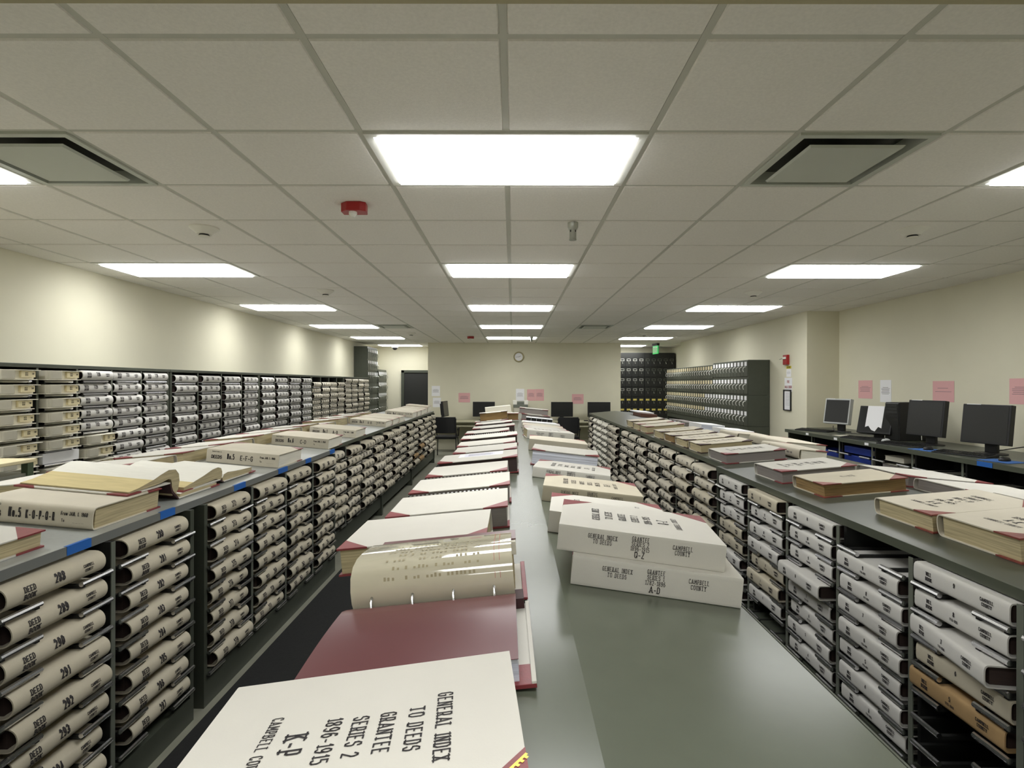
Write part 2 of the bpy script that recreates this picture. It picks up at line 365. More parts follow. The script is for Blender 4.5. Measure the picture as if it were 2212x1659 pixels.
# ------------------------------------------------------------------ counters
SL, SC = .0875, .0967
PL = {'CL': (-.036, 1.137, SC), 'CR': (.134, 1.137, -SC), 'CF': (0, 1.137, 0), 'LF': (-1.632, 1.09, -SL), 'LB': (-2.2, 1.1397, SL), 'RF': (1.495, 1.09, SL), 'RB': (2.08, 1.1412, -SL)}
def zat(p, x): a = PL[p]; return a[1] + a[2] * (x - a[0])
def counter(name, label, prof, y0, y1, mats, lip=.03):
    cx = sum(p[0] for p in prof) / len(prof)
    t = thing(name, label, 'countertop', (cx, (y0 + y1) / 2, 1.06))
    low = [(x, z - lip) for x, z in prof]
    MB().prism(prof + low[::-1], y0, y1, 'y').build('slab', mats[0], t, world=True, bevel=.002)
    for i, s in ((0, -1), (-1, 1)):
        x, z = prof[i]
        if x < cx: MB().box(x - .004, x, y0, y1, z - lip - .004, z + .0008).build('edge_band', mats[1], t, world=True)
        else: MB().box(x, x + .004, y0, y1, z - lip - .004, z + .0008).build('edge_band', mats[1], t, world=True)
    return t
CT = counter('countertop', 'dark grey-green double-sloped worktop of the middle counter', [(-.40, zat('CL', -.40)), (-.036, 1.137), (.134, 1.137), (.62, zat('CR', .62))], .3, 10.3, ('counter_laminate', 'edge_green'))
LTA = counter('countertop', 'grey sloped worktop of the left counter with blue tape on its edge', [(-2.77, zat('LB', -2.77)), (-2.2, 1.1397), (-1.632, 1.09)], .9, 4.87, ('counter_grey', 'counter_edge'))
LTB = counter('countertop', 'dark edged sloped worktop on the far run of left counter', [(-2.77, zat('LB', -2.77)), (-2.2, 1.1397), (-1.70, zat('LF', -1.70))], 4.87, 11.55, ('counter_grey', 'edge_green'))
RTA = counter('countertop', 'dark green sloped worktop of the right counter, near run', [(1.495, 1.09), (2.08, 1.1412), (2.66, zat('RB', 2.66))], .9, 3.95, ('counter_dark', 'edge_green'))
RTB = counter('countertop', 'dark green sloped worktop of the right counter, far run', [(1.56, zat('RF', 1.56)), (2.08, 1.1412), (2.66, zat('RB', 2.66))], 3.95, 11.0, ('counter_dark', 'edge_green'))
# strips of blue tape along the left counter's edge
for px0, px1 in ((137, 190), (340, 372), (500, 525), (596, 616), (655, 667), (708, 718)):
    y0, y1 = 1.632 * FPX / (1104 - px0), 1.632 * FPX / (1104 - px1)
    MB().box(-1.6285, -1.6268, y0, y1, 1.057, 1.0905).build('tape_strip', 'tape_blue', LTA, world=True)
    MB().box(-1.632 - .008, -1.6268, y0, y1, 1.0905, 1.0915).build('tape_strip', 'tape_blue', LTA, world=True)

def cabinet(name, label, face, out, depth, ys, ztop, zbot, rows, h, group, roller=2, posts=True, cat='cabinet', top=None, back=True, plinth_in=.0, wide=.022):
    """bay cabinet open towards +x*out; ys = column boundaries; rows = heights of book centres"""
    y0, y1 = ys[0], ys[-1]
    t = thing(name, label, cat, (face, (y0 + y1) / 2, 0), group)
    xb = face - out * depth; lo, hi = min(face, xb), max(face, xb)
    for y in (y0, y1):
        a = (y, y + .03) if y == y0 else (y - .03, y)
        bx(lo, hi, a[0], a[1], 0, ztop).build('end_panel', 'cabinet_paint', t, world=True)
    for y in ys[1:-1]:
        b = bx(lo + .03, hi - .0, y - .009, y + .009, zbot, ztop - .001, 0)
        xf = face; b.box(min(xf, xf + out * .004), max(xf, xf + out * .004), y - wide / 2, y + wide / 2, zbot, ztop - .002, 1)
        b.build('divider', ['cabinet_dark', 'cabinet_post'], t, world=True)
    bx(min(xb, xb + out * .02), max(xb, xb + out * .02), y0 + .03, y1 - .03, .05, ztop - .002).build('back_panel', 'cabinet_dark', t, world=True)
    # inner back so that the bays are not see-through
    if depth > .6:
        xm = face - out * .56; bx(xm - .008, xm + .008, y0 + .03, y1 - .03, zbot, ztop - .002).build('back_panel', 'cabinet_dark', t, world=True)
    b = MB(); xp = face - out * plinth_in
    b.box(min(xb + out * .02, xp), max(xb + out * .02, xp), y0 + .03, y1 - .03, .0 if not plinth_in else .1, zbot, 0)
    b.build('plinth', 'cabinet_paint', t, world=True)
    if plinth_in:
        xq = face - out * .15; bx(min(xb + out * .02, xq), max(xb + out * .02, xq), y0 + .03, y1 - .03, 0, .1).build('toe_kick', 'cabinet_post', t, world=True)
    if top is not None:
        bx(lo - (.01 if out < 0 else 0), hi + (.01 if out > 0 else 0), y0 - .004, y1 + .004, ztop, ztop + top).build('top_panel', 'cabinet_paint', t, world=True, bevel=.003)
    if roller:
        rm = {}
        for k in range(len(ys) - 1):
            a, b_ = ys[k] + .022, ys[k + 1] - .022; wdt = b_ - a
            for z in rows:
                zr = z - h / 2 - .013
                spans = ((a, a + wdt * .32), (b_ - wdt * .32, b_)) if roller == 2 else ((a + wdt * .06, b_ - wdt * .12),)
                for s0, s1 in spans:
                    key = round(s1 - s0, 3)
                    if key not in rm:
                        q = MB(); L = key; q.cyl((0, -L / 2, 0), (0, L / 2, 0), .0095, 8, 0)
                        q.box(-out * .3 if out > 0 else .0, 0 if out > 0 else .3, -L / 2 + .005, -L / 2 + .02, -.016, -.004, 1); q.box(-out * .3 if out > 0 else 0, 0 if out > 0 else .3, L / 2 - .02, L / 2 - .005, -.016, -.004, 1)
                        rm[key] = q.mesh('roller', ['chrome', 'cabinet_dark'], True)
                    o = link('roller', rm[key], t); o.location = (out * .012, (s0 + s1) / 2 - t.location.y, zr)
    return t

def vol_mesh(L, h, D, b, cover, txt, ink='ink', far=False):
    """upright-filed volume lying flat: spine towards -y, length along x"""
    mb = MB(); th = .0045; n = 8 if far else 12; ex = .95 if b > .03 else .55; outer = []; inner = []
    outer.append((D, h)); inner.append((D, h - th))
    for i in range(n + 1):
        a = math.pi / 2 - math.pi * i / n
        sx = abs(math.cos(a)) ** ex; sy = math.copysign(abs(math.sin(a)) ** ex, math.sin(a))
        outer.append((-b * sx, h / 2 + h / 2 * sy)); inner.append((-(b - th) * sx, h / 2 + (h / 2 - th) * sy))
    outer.append((D, 0)); inner.append((D, th))
    mb.shell(outer, inner, -L / 2, L / 2, 'x', 0)
    def place(u, v):       # v: height on the spine
        a = math.asin(max(-1, min(1, math.copysign(abs((v - h / 2) / (h / 2)) ** (1 / ex), v - h / 2))))
        return (u, -b * abs(math.cos(a)) ** ex - .0012, v)
    for s, u, v, cap, xs, th_, ser in txt:
        text(mb, s, cap, xs, th_, (lambda a, c, u=u, v=v: place(u + a, v + c)), ser, 1)
    return mb.mesh('cover', [cover, ink], True)
def deed_txt(L, h, n):
    k = L / .42
    return [('DEED', -.125 * k, h * .56, .0165, .62, .2, 1), ('BOOK', -.125 * k, h * .56 - .024, .0165, .62, .2, 1), (str(n), -.005 * k, h * .46, .027, .42, .2, 0),
            ('CAMPBELL', .125 * k, h * .58, .0095, .55, .2, 1), ('COUNTY', .125 * k, h * .58 - .016, .0095, .55, .2, 1)]
def will_txt(L, h, n, sub):
    k = L / .40
    t = [('WILL', -.125 * k, h * .56, .0115, .55, .2, 1), ('BOOK', -.125 * k, h * .56 - .018, .0115, .55, .2, 1), (str(n), -.01 * k, h * .56, .013, .5, .2, 1), ('CAMPBELL', .12 * k, h * .58, .0095, .55, .2, 1), ('COUNTY', .12 * k, h * .58 - .015, .0095, .55, .2, 1)]
    if sub: t.append((sub, -.01 * k, h * .56 - .017, .0075, .5, .2, 0))
    return t
PBM = {}
def page_mesh(L, h, D, m):
    k = (round(L, 3), round(h, 3), m)
    if k not in PBM:
        PBM[k] = MB().box(-L / 2 + .014, L / 2 - .014, .004, D - .01, .006, h - .006).mesh('page_block', m)
    return PBM[k]
VM = {}
def volume(name, label, group, face, out, y, z, L, h, b, cover, key, txt, D=.3, pages='pages_dark', inset=.0, jit=1.0, ink='ink', far=False):
    k = (L, h, b, cover, key)
    if k not in VM: VM[k] = vol_mesh(L, h, D, b, cover, txt, ink, far)
    o = bpy.data.objects.new(name, None); C.objects.link(o); o.empty_display_size = .03
    o.location = (face + out * (inset - .005), y, z - h / 2 + .0)
    o.rotation_euler = (0, R.uniform(-.006, .006) * jit, out * math.pi / 2 + R.uniform(-.025, .025) * jit)
    tag(o, label, 'book', group)
    link('cover', VM[k], o); link('page_block', page_mesh(L, h, D, pages), o)
    return o

# --- left counter, runs A and B (near) and C (recessed, far)
LROWS = [1.0 - .1115 * i for i in range(8)]
def frange(a, d, n): return [a + d * i for i in range(n + 1)]
A_Y = [1.14, 1.64, 2.15, 2.70]; B_Y = [2.79, 3.30, 3.79, 4.30, 4.85]
cabinet('roller_cabinet', 'dark grey roller shelf cabinet at the near end of left counter', -1.6, 1, 1.14, A_Y, 1.056, .12, LROWS, .08, 'roller shelf cabinets')
cabinet('roller_cabinet', 'dark grey roller shelf cabinet with four columns in left counter', -1.6, 1, 1.14, B_Y, 1.056, .17, LROWS, .08, 'roller shelf cabinets')
C_Y = frange(4.87, .51, 13)
CROWS = [.99 - .108 * i for i in range(7)]
for a, b, wd in ((0, 4, 'first'), (4, 8, 'second'), (8, 13, 'third')):
    cabinet('roller_cabinet', 'dark grey roller shelf cabinet, %s in the far run of left counter' % wd, -1.672, 1, 1.07, C_Y[a:b + 1], 1.06, .26, CROWS, .078, 'roller shelf cabinets', plinth_in=.02)
def colword(k, n):
    return CORD[k] + ' column from near end' if k < n / 2 else (CORD[n - 1 - k] + ' column from far end')
ncol = 2 + 4 + 13
num = {0: 288, 1: 280, 2: 272, 3: 264, 4: 256, 5: 248}
for k in range(ncol):
    if k < 2: ys = A_Y[k + 1:k + 3]
    elif k < 6: ys = B_Y[k - 2:k]
    else: ys = C_Y[k - 6:k - 4]
    yc = (ys[0] + ys[1]) / 2
    rows = LROWS if k < 6 else CROWS
    for r, z in enumerate(rows):
        if k < 6:
            n = num[k] + r
            L = .40 if k < 2 else .385
            h = .08
            volume('deed_book', 'canvas deed book lettered %d, %s, %s, left counter' % (n, rowword(r, 8), colword(k, ncol)), 'deed books in the left counter',
                   -1.6, 1, yc + R.uniform(-.018, .018), z, L, h, .042, 'canvas_tan', n, deed_txt(L, h, n), inset=-.012 + R.uniform(-.012, .014))
        else:
            n = 150 + (k * 7 + r) % 5
            cv = 'canvas_brown' if (k, r) in ((14, 5), (15, 4), (15, 6)) else ('canvas_tan' if (k + r) % 3 else 'canvas')
            volume('deed_book', 'canvas deed book, %s, %s, left counter' % (rowword(r, 7), colword(k, ncol)) if cv != 'canvas_brown' else 'browned deed book, %s, %s, left counter' % (rowword(r, 7), colword(k, ncol)),
                   'deed books in the left counter', -1.672, 1, yc + R.uniform(-.02, .02), z, .40, .078, .040, cv, n, deed_txt(.40, .078, n), inset=-.012 + R.uniform(-.015, .035), far=True)

# --- right counter: N (near), M, F (far)
N_Y = [1.12, 1.557, 1.985, 2.43, 2.88, 3.35, 3.88]
NROWS = [1.016 - .096 * i for i in range(8)]
cabinet('roller_cabinet', 'dark grey roller shelf cabinet at the near end of right counter', 1.47, -1, 1.16, N_Y, 1.056, .29, NROWS, .066, 'roller shelf cabinets')
M_Y = frange(4.02, .514, 7)
MROWS = [1.0 - .104 * i for i in range(8)]
cabinet('roller_cabinet', 'dark grey roller shelf cabinet in the middle run of right counter, nearer half', 1.535, -1, 1.1, M_Y[:5], 1.06, .2, MROWS, .076, 'roller shelf cabinets')
cabinet('roller_cabinet', 'dark grey roller shelf cabinet in the middle run of right counter, farther half', 1.535, -1, 1.1, M_Y[4:], 1.06, .2, MROWS, .076, 'roller shelf cabinets')
F_Y = [7.72, 8.2, 8.66, 9.2, 9.75, 10.2, 10.9]
cabinet('roller_cabinet', 'dark grey roller shelf cabinet at the far end of right counter', 1.535, -1, 1.1, F_Y, 1.06, .2, MROWS, .076, 'roller shelf cabinets')
tot = 5 + 7 + 6
for k in range(tot):
    if k < 5: ys, rows, face = N_Y[k + 1:k + 3], NROWS, 1.47
    elif k < 12: ys, rows, face = M_Y[k - 5:k - 3], MROWS, 1.535
    else: ys, rows, face = F_Y[k - 12:k - 10], MROWS, 1.535
    yc = (ys[0] + ys[1]) / 2
    for r, z in enumerate(rows):
        where = '%s, %s, right counter' % (rowword(r, 8), colword(k, tot))
        if k < 5:
            if (k, r) in ((1, 0), (0, 5), (0, 6), (0, 7), (3, 7)): continue            # empty roller shelves
            cv = 'canvas_grey'; inset = -.002 + R.uniform(-.008, .018); L = .375
            if (k, r) == (0, 4): cv = 'canvas_brown'
            elif (k, r) in ((0, 3), (3, 0), (3, 4), (3, 5), (4, 3), (4, 4)): cv = 'canvas_tan'
            if (k, r) in ((0, 2), (2, 3)): inset = .05 if k else .03
            nm = 20 - 4 * k - r + 3
            o = volume('will_book', ('browned canvas will book, ' if cv == 'canvas_brown' else 'canvas will book, ') + where, 'will books in the right counter', face, -1, yc + R.uniform(-.015, .015), z, L, .068, .02, cv, 'w%d' % (k * 8 + r),
                       will_txt(L, .068, max(1, 9 - r + k), '17%02d-18%02d' % (10 + 3 * r + k, 20 + 5 * r) if r % 3 else ''), inset=inset)
            if (k, r) == (0, 2): o.rotation_euler[2] -= .17
        elif 14 <= k <= 16:
            continue
        else:
            cv = 'canvas_tan' if k in (5, 6) and r > 1 else 'canvas'
            n = 30 + (k * 5 + r) % 6
            volume('will_book', 'canvas will book, ' + where, 'will books in the right counter', face, -1, yc + R.uniform(-.02, .02), z, .40 if k < 12 else .36, .076, .036, cv, 'm%d' % n, deed_txt(.40 if k < 12 else .36, .076, n) if k > 6 else will_txt(.40, .076, n, ''), inset=-.005 + R.uniform(-.015, .035), far=True)
# crumpled paper bundles in the three wide far columns
for k in range(3):
    yc = (F_Y[k + 2] + F_Y[k + 3]) / 2; wd = F_Y[k + 3] - F_Y[k + 2] - .05
    for r in range(8):
        z = MROWS[r] - .0365; mb = MB(); nx, vs = 14, []
        for j, (zz, yy) in enumerate(((0, 0), (.035, -.03), (.06, -.01), (.075, .0), (.078, .28), (0, .28))):
            for i in range(nx + 1):
                u = (i / nx - .5) * wd
                wv = .014 * math.sin(i * 1.7 + r + k * 2 + j) + R.uniform(-.006, .006)
                vs.append((u, yy + wv * (1 if j < 4 else 0), max(0, zz + (.5 * wv if 0 < j < 5 else 0))))
        fs = [(j * (nx + 1) + i, j * (nx + 1) + i + 1, (j + 1) * (nx + 1) + i + 1, (j + 1) * (nx + 1) + i) for j in range(5) for i in range(nx)]
        fs += [(5 * (nx + 1) + i, 5 * (nx + 1) + i + 1, i + 1, i) for i in range(nx)]
        o = mb.add(vs, fs).build('paper_bundle', 'pages_white', smooth=True)
        o.location = (1.535, yc, z); o.rotation_euler = (0, 0, -math.pi / 2)
        tag(o, 'crumpled paper bundle, %s of the %s loose column at far right counter' % (rowword(r, 8), ('near', 'middle', 'last')[k]), 'papers', 'loose paper bundles')

# --- left wall shelving
WF = -3.48
W1 = [3.54, 3.93, 4.29, 4.66, 5.03, 5.44]; W2 = frange(5.46, .4775, 8); W3 = frange(9.29, .442, 4); W4 = frange(11.07, .48, 4)
R1 = [1.751 - .104 * i for i in range(8)]; R2 = [1.734 - .106 * i for i in range(8)]; R3 = [1.67 - .104 * i for i in range(7)]; R4 = [1.745 - .106 * i for i in range(8)]
for ys, rows, wd in ((W1, R1, 'nearest unit with cream boxes'), (W2[:5], R2, 'second unit'), (W2[4:], R2, 'third unit'), (W3, R3, 'fourth unit, dark gap on top'), (W4, R4, 'farthest unit')):
    cabinet('tall_shelf_unit', 'tall dark grey roller shelving along the left wall, ' + wd, WF, 1, .48, ys, 1.80, .1, rows, .08, 'left wall shelving', roller=1, top=.028, wide=.016, cat='shelf')
allc = [(a, b, R1, 0, i) for i, (a, b) in enumerate(zip(W1, W1[1:]))] + [(a, b, R2, 1, i) for i, (a, b) in enumerate(zip(W2, W2[1:]))] + [(a, b, R3, 2, i) for i, (a, b) in enumerate(zip(W3, W3[1:]))] + [(a, b, R4, 3, i) for i, (a, b) in enumerate(zip(W4, W4[1:]))]
def record_box(label, y, z, L, dx):
    t = thing('record_box', label, 'box', (WF + .03, y + dx, z - .041), 'cream record boxes on the left wall', math.pi / 2)
    mb = bx(-L / 2 + .02, -.02, -.035, .25, .006, .068, 1); mb.prism([(-L / 2 + .01, -.02), (-L / 2 + .035, -.043), (-.035, -.043), (-.012, -.02), (-.012, .2), (-L / 2 + .01, .2)], .005, .07, 'z', 1)
    mb.build('body', ['box_white', 'box_grey'], t, bevel=.004)
    mb = bx(-L / 2, L / 2 - .02, -.04, .25, 0, .005); mb.box(-.04, L / 2 - .02, -.012, .25, .005, .066); mb.box(-.04, L / 2 + .01, -.04, .25, .066, .071)
    mb.build('tray', 'box_white', t)
    b = bx(.03, L / 2 - .025, -.03, -.013, .018, .062, 0); text(b, 'DEED', .009, .6, .18, lambda u, v: (.07 + u, -.0305, .044 + v), m=1); text(b, 'BOOK', .009, .6, .18, lambda u, v: (.07 + u, -.0305, .030 + v), m=1)
    text(b, '740', .011, .5, .2, lambda u, v: (.12 + u, -.0305, .038 + v), m=1); b.build('label_card', ['card_tan', 'ink'], t)
for gi, (a, b, rows, un, i) in enumerate(allc):
    yc = (a + b) / 2; wd = b - a
    for r, z in enumerate(rows):
        where = '%s, %s, left wall shelving' % (rowword(r, len(rows)), colword(gi, 21))
        if un == 0 and (i < 2 or (i == 2 and r >= 5)):
            if i == 1 and r == 6:
                o = bx(-.165, .165, -.03, .2, 0, .078).build('blank_box', 'paper_white'); o.location = (WF, yc, z - .04); o.rotation_euler = (0, 0, math.pi / 2)
                tag(o, 'plain white blank box below the cream record boxes on wall shelving', 'box'); continue
            record_box('cream box with tan card, ' + where, yc, z, .33, (R.uniform(-.02, .01) if i else R.uniform(-.05, 0))); continue
        L = {0: .34, 1: .37, 2: .37, 3: .385}[un]
        n = 728 + (gi * 3 + r) % 6
        volume('deed_book', 'pale canvas deed book, ' + where, 'deed books on the left wall', WF, 1, yc + R.uniform(-.012, .016), z, L, .08, .038, 'canvas_grey' if un < 2 else 'canvas', n, deed_txt(L, .08, n), inset=-.012 + R.uniform(-.012, .022), far=True, ink='ink')

# ------------------------------------------------------------------ middle counter body
t = thing('counter_base', 'dark grey cabinet carrying the middle sloped worktop', 'cabinet', (.1, 5.3, 0))
bx(-.35, .56, .5, 10.2, .1, 1.058).build('body', 'cabinet_paint', t, world=True)
bx(-.28, .49, .55, 10.15, 0, .1).build('toe_kick', 'cabinet_dark', t, world=True)
for y in frange(.5, .485, 20):
    bx(-.358, -.35, y - .012, y + .012, .12, 1.05).build('post', 'cabinet_post', t, world=True)
    bx(.56, .568, y - .012, y + .012, .12, 1.05).build('post', 'cabinet_post', t, world=True)

# ------------------------------------------------------------------ ledgers lying flat
IDX = [('GENERAL INDEX', .106, .021), ('TO DEEDS', .146, .021), ('GRANTEE', .187, .021), ('SERIES 2', .226, .021), ('1896-1915', .264, .021), ('K-P', .311, .030), ('CAMPBELL COUNTY', .352, .0155)]
def idx_cover(letters='K-P', ser='SERIES 2', yrs='1896-1915', head=('GENERAL INDEX', 'TO DEEDS', 'GRANTEE')):
    r = [list(a) for a in IDX]; r[0][0], r[1][0], r[2][0] = head; r[3][0] = ser; r[4][0] = yrs; r[5][0] = letters
    return r
def idx_spine(letters, ser, yrs):
    return [('GENERAL INDEX', -.105, .052, .0115, .5, .105, 1), ('TO DEEDS', -.105, .036, .0115, .5, .105, 1), ('GRANTEE', .0, .060, .0115, .5, .105, 1), (ser, .0, .045, .0115, .5, .105, 1), (yrs, .0, .030, .0115, .5, .105, 1), (letters, .0, .009, .016, .6, .13, 1),
            ('CAMPBELL', .115, .050, .0115, .5, .105, 1), ('COUNTY', .115, .034, .0115, .5, .105, 1)]
def deeds_spine(no, letters, year):
    return [('General Index to', -.165, .066, .0085, .5, .14, 0), ('DEEDS', -.165, .028, .020, .8, .22, 1), ('No.' + no, -.075, .030, .034, .3, .16, 0), (letters, .025, .028, .031, .62 if len(letters) < 6 else .30, .14, 0), ('From JAN. 1, ' + year, .158, .050, .0135, .45, .17, 0), ('To', .115, .026, .0115, .5, .16, 0), ('____', .175, .024, .011, .9, .06, 0)]
def ledger(name, label, group, L, W, Tk, cover='canvas_white', pages='pages_tan', corners='leather', spine='round', ctext=None, stext=None, cink='ink', sleeve=False, hinge=False, gold=False, cleg=.095, cat='book'):
    """flat book: spine at +y, fore edge at -y, x centred, z from 0"""
    t = thing(name, label, cat, group=group)
    th = .0045; ins = .008
    mb = MB(); hw, hl = W / 2, L / 2
    b = .022 if spine == 'round' else .006
    if spine in ('round', 'flat'):
        n = 8; outer, inner = [(-hw, Tk)], [(-hw, Tk - th)]
        for i in range(n + 1):
            a = math.pi / 2 - math.pi * i / n; e = .75 if spine == 'round' else .28
            cs = abs(math.cos(a)) ** e; sn = math.copysign(abs(math.sin(a)) ** e, math.sin(a))
            outer.append((hw - b + b * cs, Tk / 2 + Tk / 2 * sn)); inner.append((hw - b + (b - th) * cs, Tk / 2 + (Tk / 2 - th) * sn))
        outer.append((-hw, 0)); inner.append((-hw, th))
        mb.shell(outer, inner, -hl, hl, 'x', 0)
    else:
        mb.box(-hl, hl, -hw, hw, 0, th); mb.box(-hl, hl, -hw, hw, Tk - th, Tk); mb.box(-hl, hl, hw - th, hw, th, Tk - th)
    if ctext:
        for s, off, cap in ctext:
            text(mb, s, cap, .52, .12, (lambda u, v, off=off, cap=cap: (hl - off - cap / 2 + v, -.004 - u, Tk + .0007)), True, 1)
    if stext:
        for s, u0, v0, cap, xs, tk, ser in stext:
            sc = Tk / .082
            text(mb, s, cap, xs, tk, (lambda u, v, u0=u0, v0=v0: (-(u0 * L / .46 + u), hw + .0012 - (.0 if spine != 'round' else .022 * (1 - abs(math.cos(math.asin(max(-1, min(1, math.copysign(abs((v0 * sc + v) / (Tk / 2) - 1) ** (1 / .75), (v0 * sc + v) - Tk / 2)))))) ** .75)), v0 * sc + v)), bool(ser), 1)
    mb.build('cover', [cover, cink], t, smooth=True)
    bx(-hl + ins, hl - ins, -hw + ins, hw - b - .002, th, Tk - th).build('page_block', pages, t)
    if corners:
        for sx in (-1, 1):
            for z0 in (-.0004, Tk - th - .0006):
                p = [(sx * (hl + .0006), -hw - .0006), (sx * (hl + .0006), -hw + cleg), (sx * (hl - cleg), -hw - .0006)]
                MB().prism(p, z0, z0 + th + .0011, 'z').build('leather_corner', corners, t)
        if gold:
            d = cleg - .012; q = MB()
            a, c = Vector((hl, -hw + d, 0)), Vector((hl - d, -hw, 0)); e = (c - a).normalized(); nn = Vector((-e.y, e.x, 0))
            if nn.x < 0: nn = -nn
            z = Tk + .0012
            q.add([(p.x, p.y, z) for p in (a, a + nn * .004, c + nn * .004, c)], [(0, 1, 2, 3)])
            for i in range(15):
                p = a + e * ((i + .4) / 15 * (c - a).length) + nn * .004
                q.add([(p.x, p.y, z), ((p + e * .0045).x, (p + e * .0045).y, z), ((p + e * .0045 + nn * .004).x, (p + e * .0045 + nn * .004).y, z), ((p + nn * .004).x, (p + nn * .004).y, z)], [(0, 1, 2, 3)])
            q.build('gold_tooling', 'gold', t)
    if sleeve:
        q = bx(-hl * .55, hl * .62, -hw * .1, hw * .75, Tk, Tk + .0015, 0); q.box(-hl * .4, hl * .58, -hw * .02, hw * .68, Tk + .0015, Tk + .002, 1)
        for i in range(5): q.box(-hl * .3, hl * (.3 + .05 * (i % 3)), hw * (.08 + .11 * i), hw * (.1 + .11 * i), Tk + .002, Tk + .0023, 2)
        q.build('label_sleeve', ['paper_white', 'paper_lilac', 'ink_soft'], t)
    if hinge:
        q = MB(); n = 22
        for i in range(n):
            u = -hl + .03 + (L - .06) * i / n
            q.cyl((u, hw - .004, Tk + .001), (u + (L - .06) / n * .5, hw - .004, Tk + .001), .0045, 8)
        q.build('hinge', 'chrome', t, smooth=True)
    return t
def put(o, plane, x, y, yaw=0.0, dz=0.0, flip=False):
    """x, y = centre of the book on the sloping plane"""
    a = PL[plane]; ry = -math.atan(a[2])
    o.matrix_world = Matrix.Translation((x, y, zat(plane, x) + dz + .001)) @ Matrix.Rotation(ry, 4, 'Y') @ Matrix.Rotation(yaw + (math.pi if flip else 0), 4, 'Z')
    return o
# middle counter, left side: fore edges towards the camera
o = ledger('index_book', 'cream index book with large lettering GENERAL INDEX K-P, nearest the camera', 'index books on the middle counter', .455, .355, .085, 'canvas_white', 'pages_tan', 'leather', 'flat', idx_cover(), gold=True, cleg=.10)
put(o, 'CL', -.208, .742, .084)
CLB = [(1.67, -.539, -.073, .085, 'pages_tan', {}, 'cream index book just behind the open purple album'),
       (2.06, -.483, -.012, .083, 'pages_grey', {'hinge': 1}, 'cream index book with metal dotted hinge, second behind the open album'),
       (2.49, -.477, -.006, .085, 'pages_grey', {'hinge': 1}, 'cream index book with metal dotted hinge, third behind the open album'),
       (2.92, -.467, -.021, .085, 'pages_grey', {}, 'cream index book, fourth behind the open album, left of ridge'),
       (3.32, -.456, .04, .10, 'pages_dark', {'sleeve': 1}, 'cream index book with plastic label sleeve on its cover'),
       (3.87, -.425, .04, .085, 'pages_dark', {}, 'cream index book right behind the one with label sleeve'),
       (4.30, -.443, .03, .085, 'pages_dark', {}, 'cream index book, second behind the label sleeve book'),
       (4.87, -.470, .05, .085, 'pages_dark', {'hinge': 1}, 'cream index book with dotted hinge, third behind the label sleeve'),
       (5.42, -.48, -.03, .085, 'pages_dark', {}, 'cream index book, fourth behind the label sleeve book'),
       (6.0, -.45, .03, .085, 'pages_dark', {}, 'cream index book, fifth behind the label sleeve book'),
       (6.62, -.46, -.0, .085, 'pages_dark', {}, 'cream index book just before the far stacked volumes, left side')]
for y0, xa, xb, tk, pg, kw, lab in CLB:
    o = ledger('index_book', lab, 'index books on the middle counter', xb - xa, .36, tk, 'canvas_white', pg, 'leather', 'flat', **kw)
    put(o, 'CL', (xa + xb) / 2, y0 + .18, R.uniform(-.01, .012))
# far stacks on the left half
def stack(name, lab, grp, plane, x, y, dz, L, W, tk, yaw=0, flip=False, **kw):
    return put(ledger(name, lab, grp, L, W, tk, **kw), plane, x, y, yaw, dz, flip)
g = 'far stacked volumes on the middle counter'
stack('index_book', 'cream book under the brown-edged volume, far middle counter', g, 'CL', -.30, 7.65, 0, .46, .36, .06, cover='canvas_white', pages='pages_dark')
stack('old_ledger', 'old ledger with brown page edges on top of a cream book', g, 'CL', -.27, 7.72, .061, .40, .30, .11, yaw=.04, cover='canvas_white', pages='pages_brown', corners='leather_dark', spine='round')
stack('index_book', 'short cream book with brown end right of the brown-edged volume', g, 'CF', -.0, 7.95, .028, .17, .30, .095, cover='canvas_white', pages='pages_brown')
stack('index_book', 'cream book with maroon edge under the yellowish box, far end', g, 'CL', -.25, 8.75, 0, .50, .36, .09, cover='canvas_white', pages='pages_dark')
0 and stack('index_book', 'second cream book under the yellowish box, far end', g, 'CL', -.25, 8.78, .091, .48, .36, .07, yaw=.05, cover='canvas', pages='pages_dark')
o = bx(-.21, .21, -.15, .15, 0, .11).build('document_box', 'box_white', bevel=.004); put(o, 'CL', -.24, 8.85, .06, .091); tag(o, 'yellowish document box on top of a cream book', 'box')
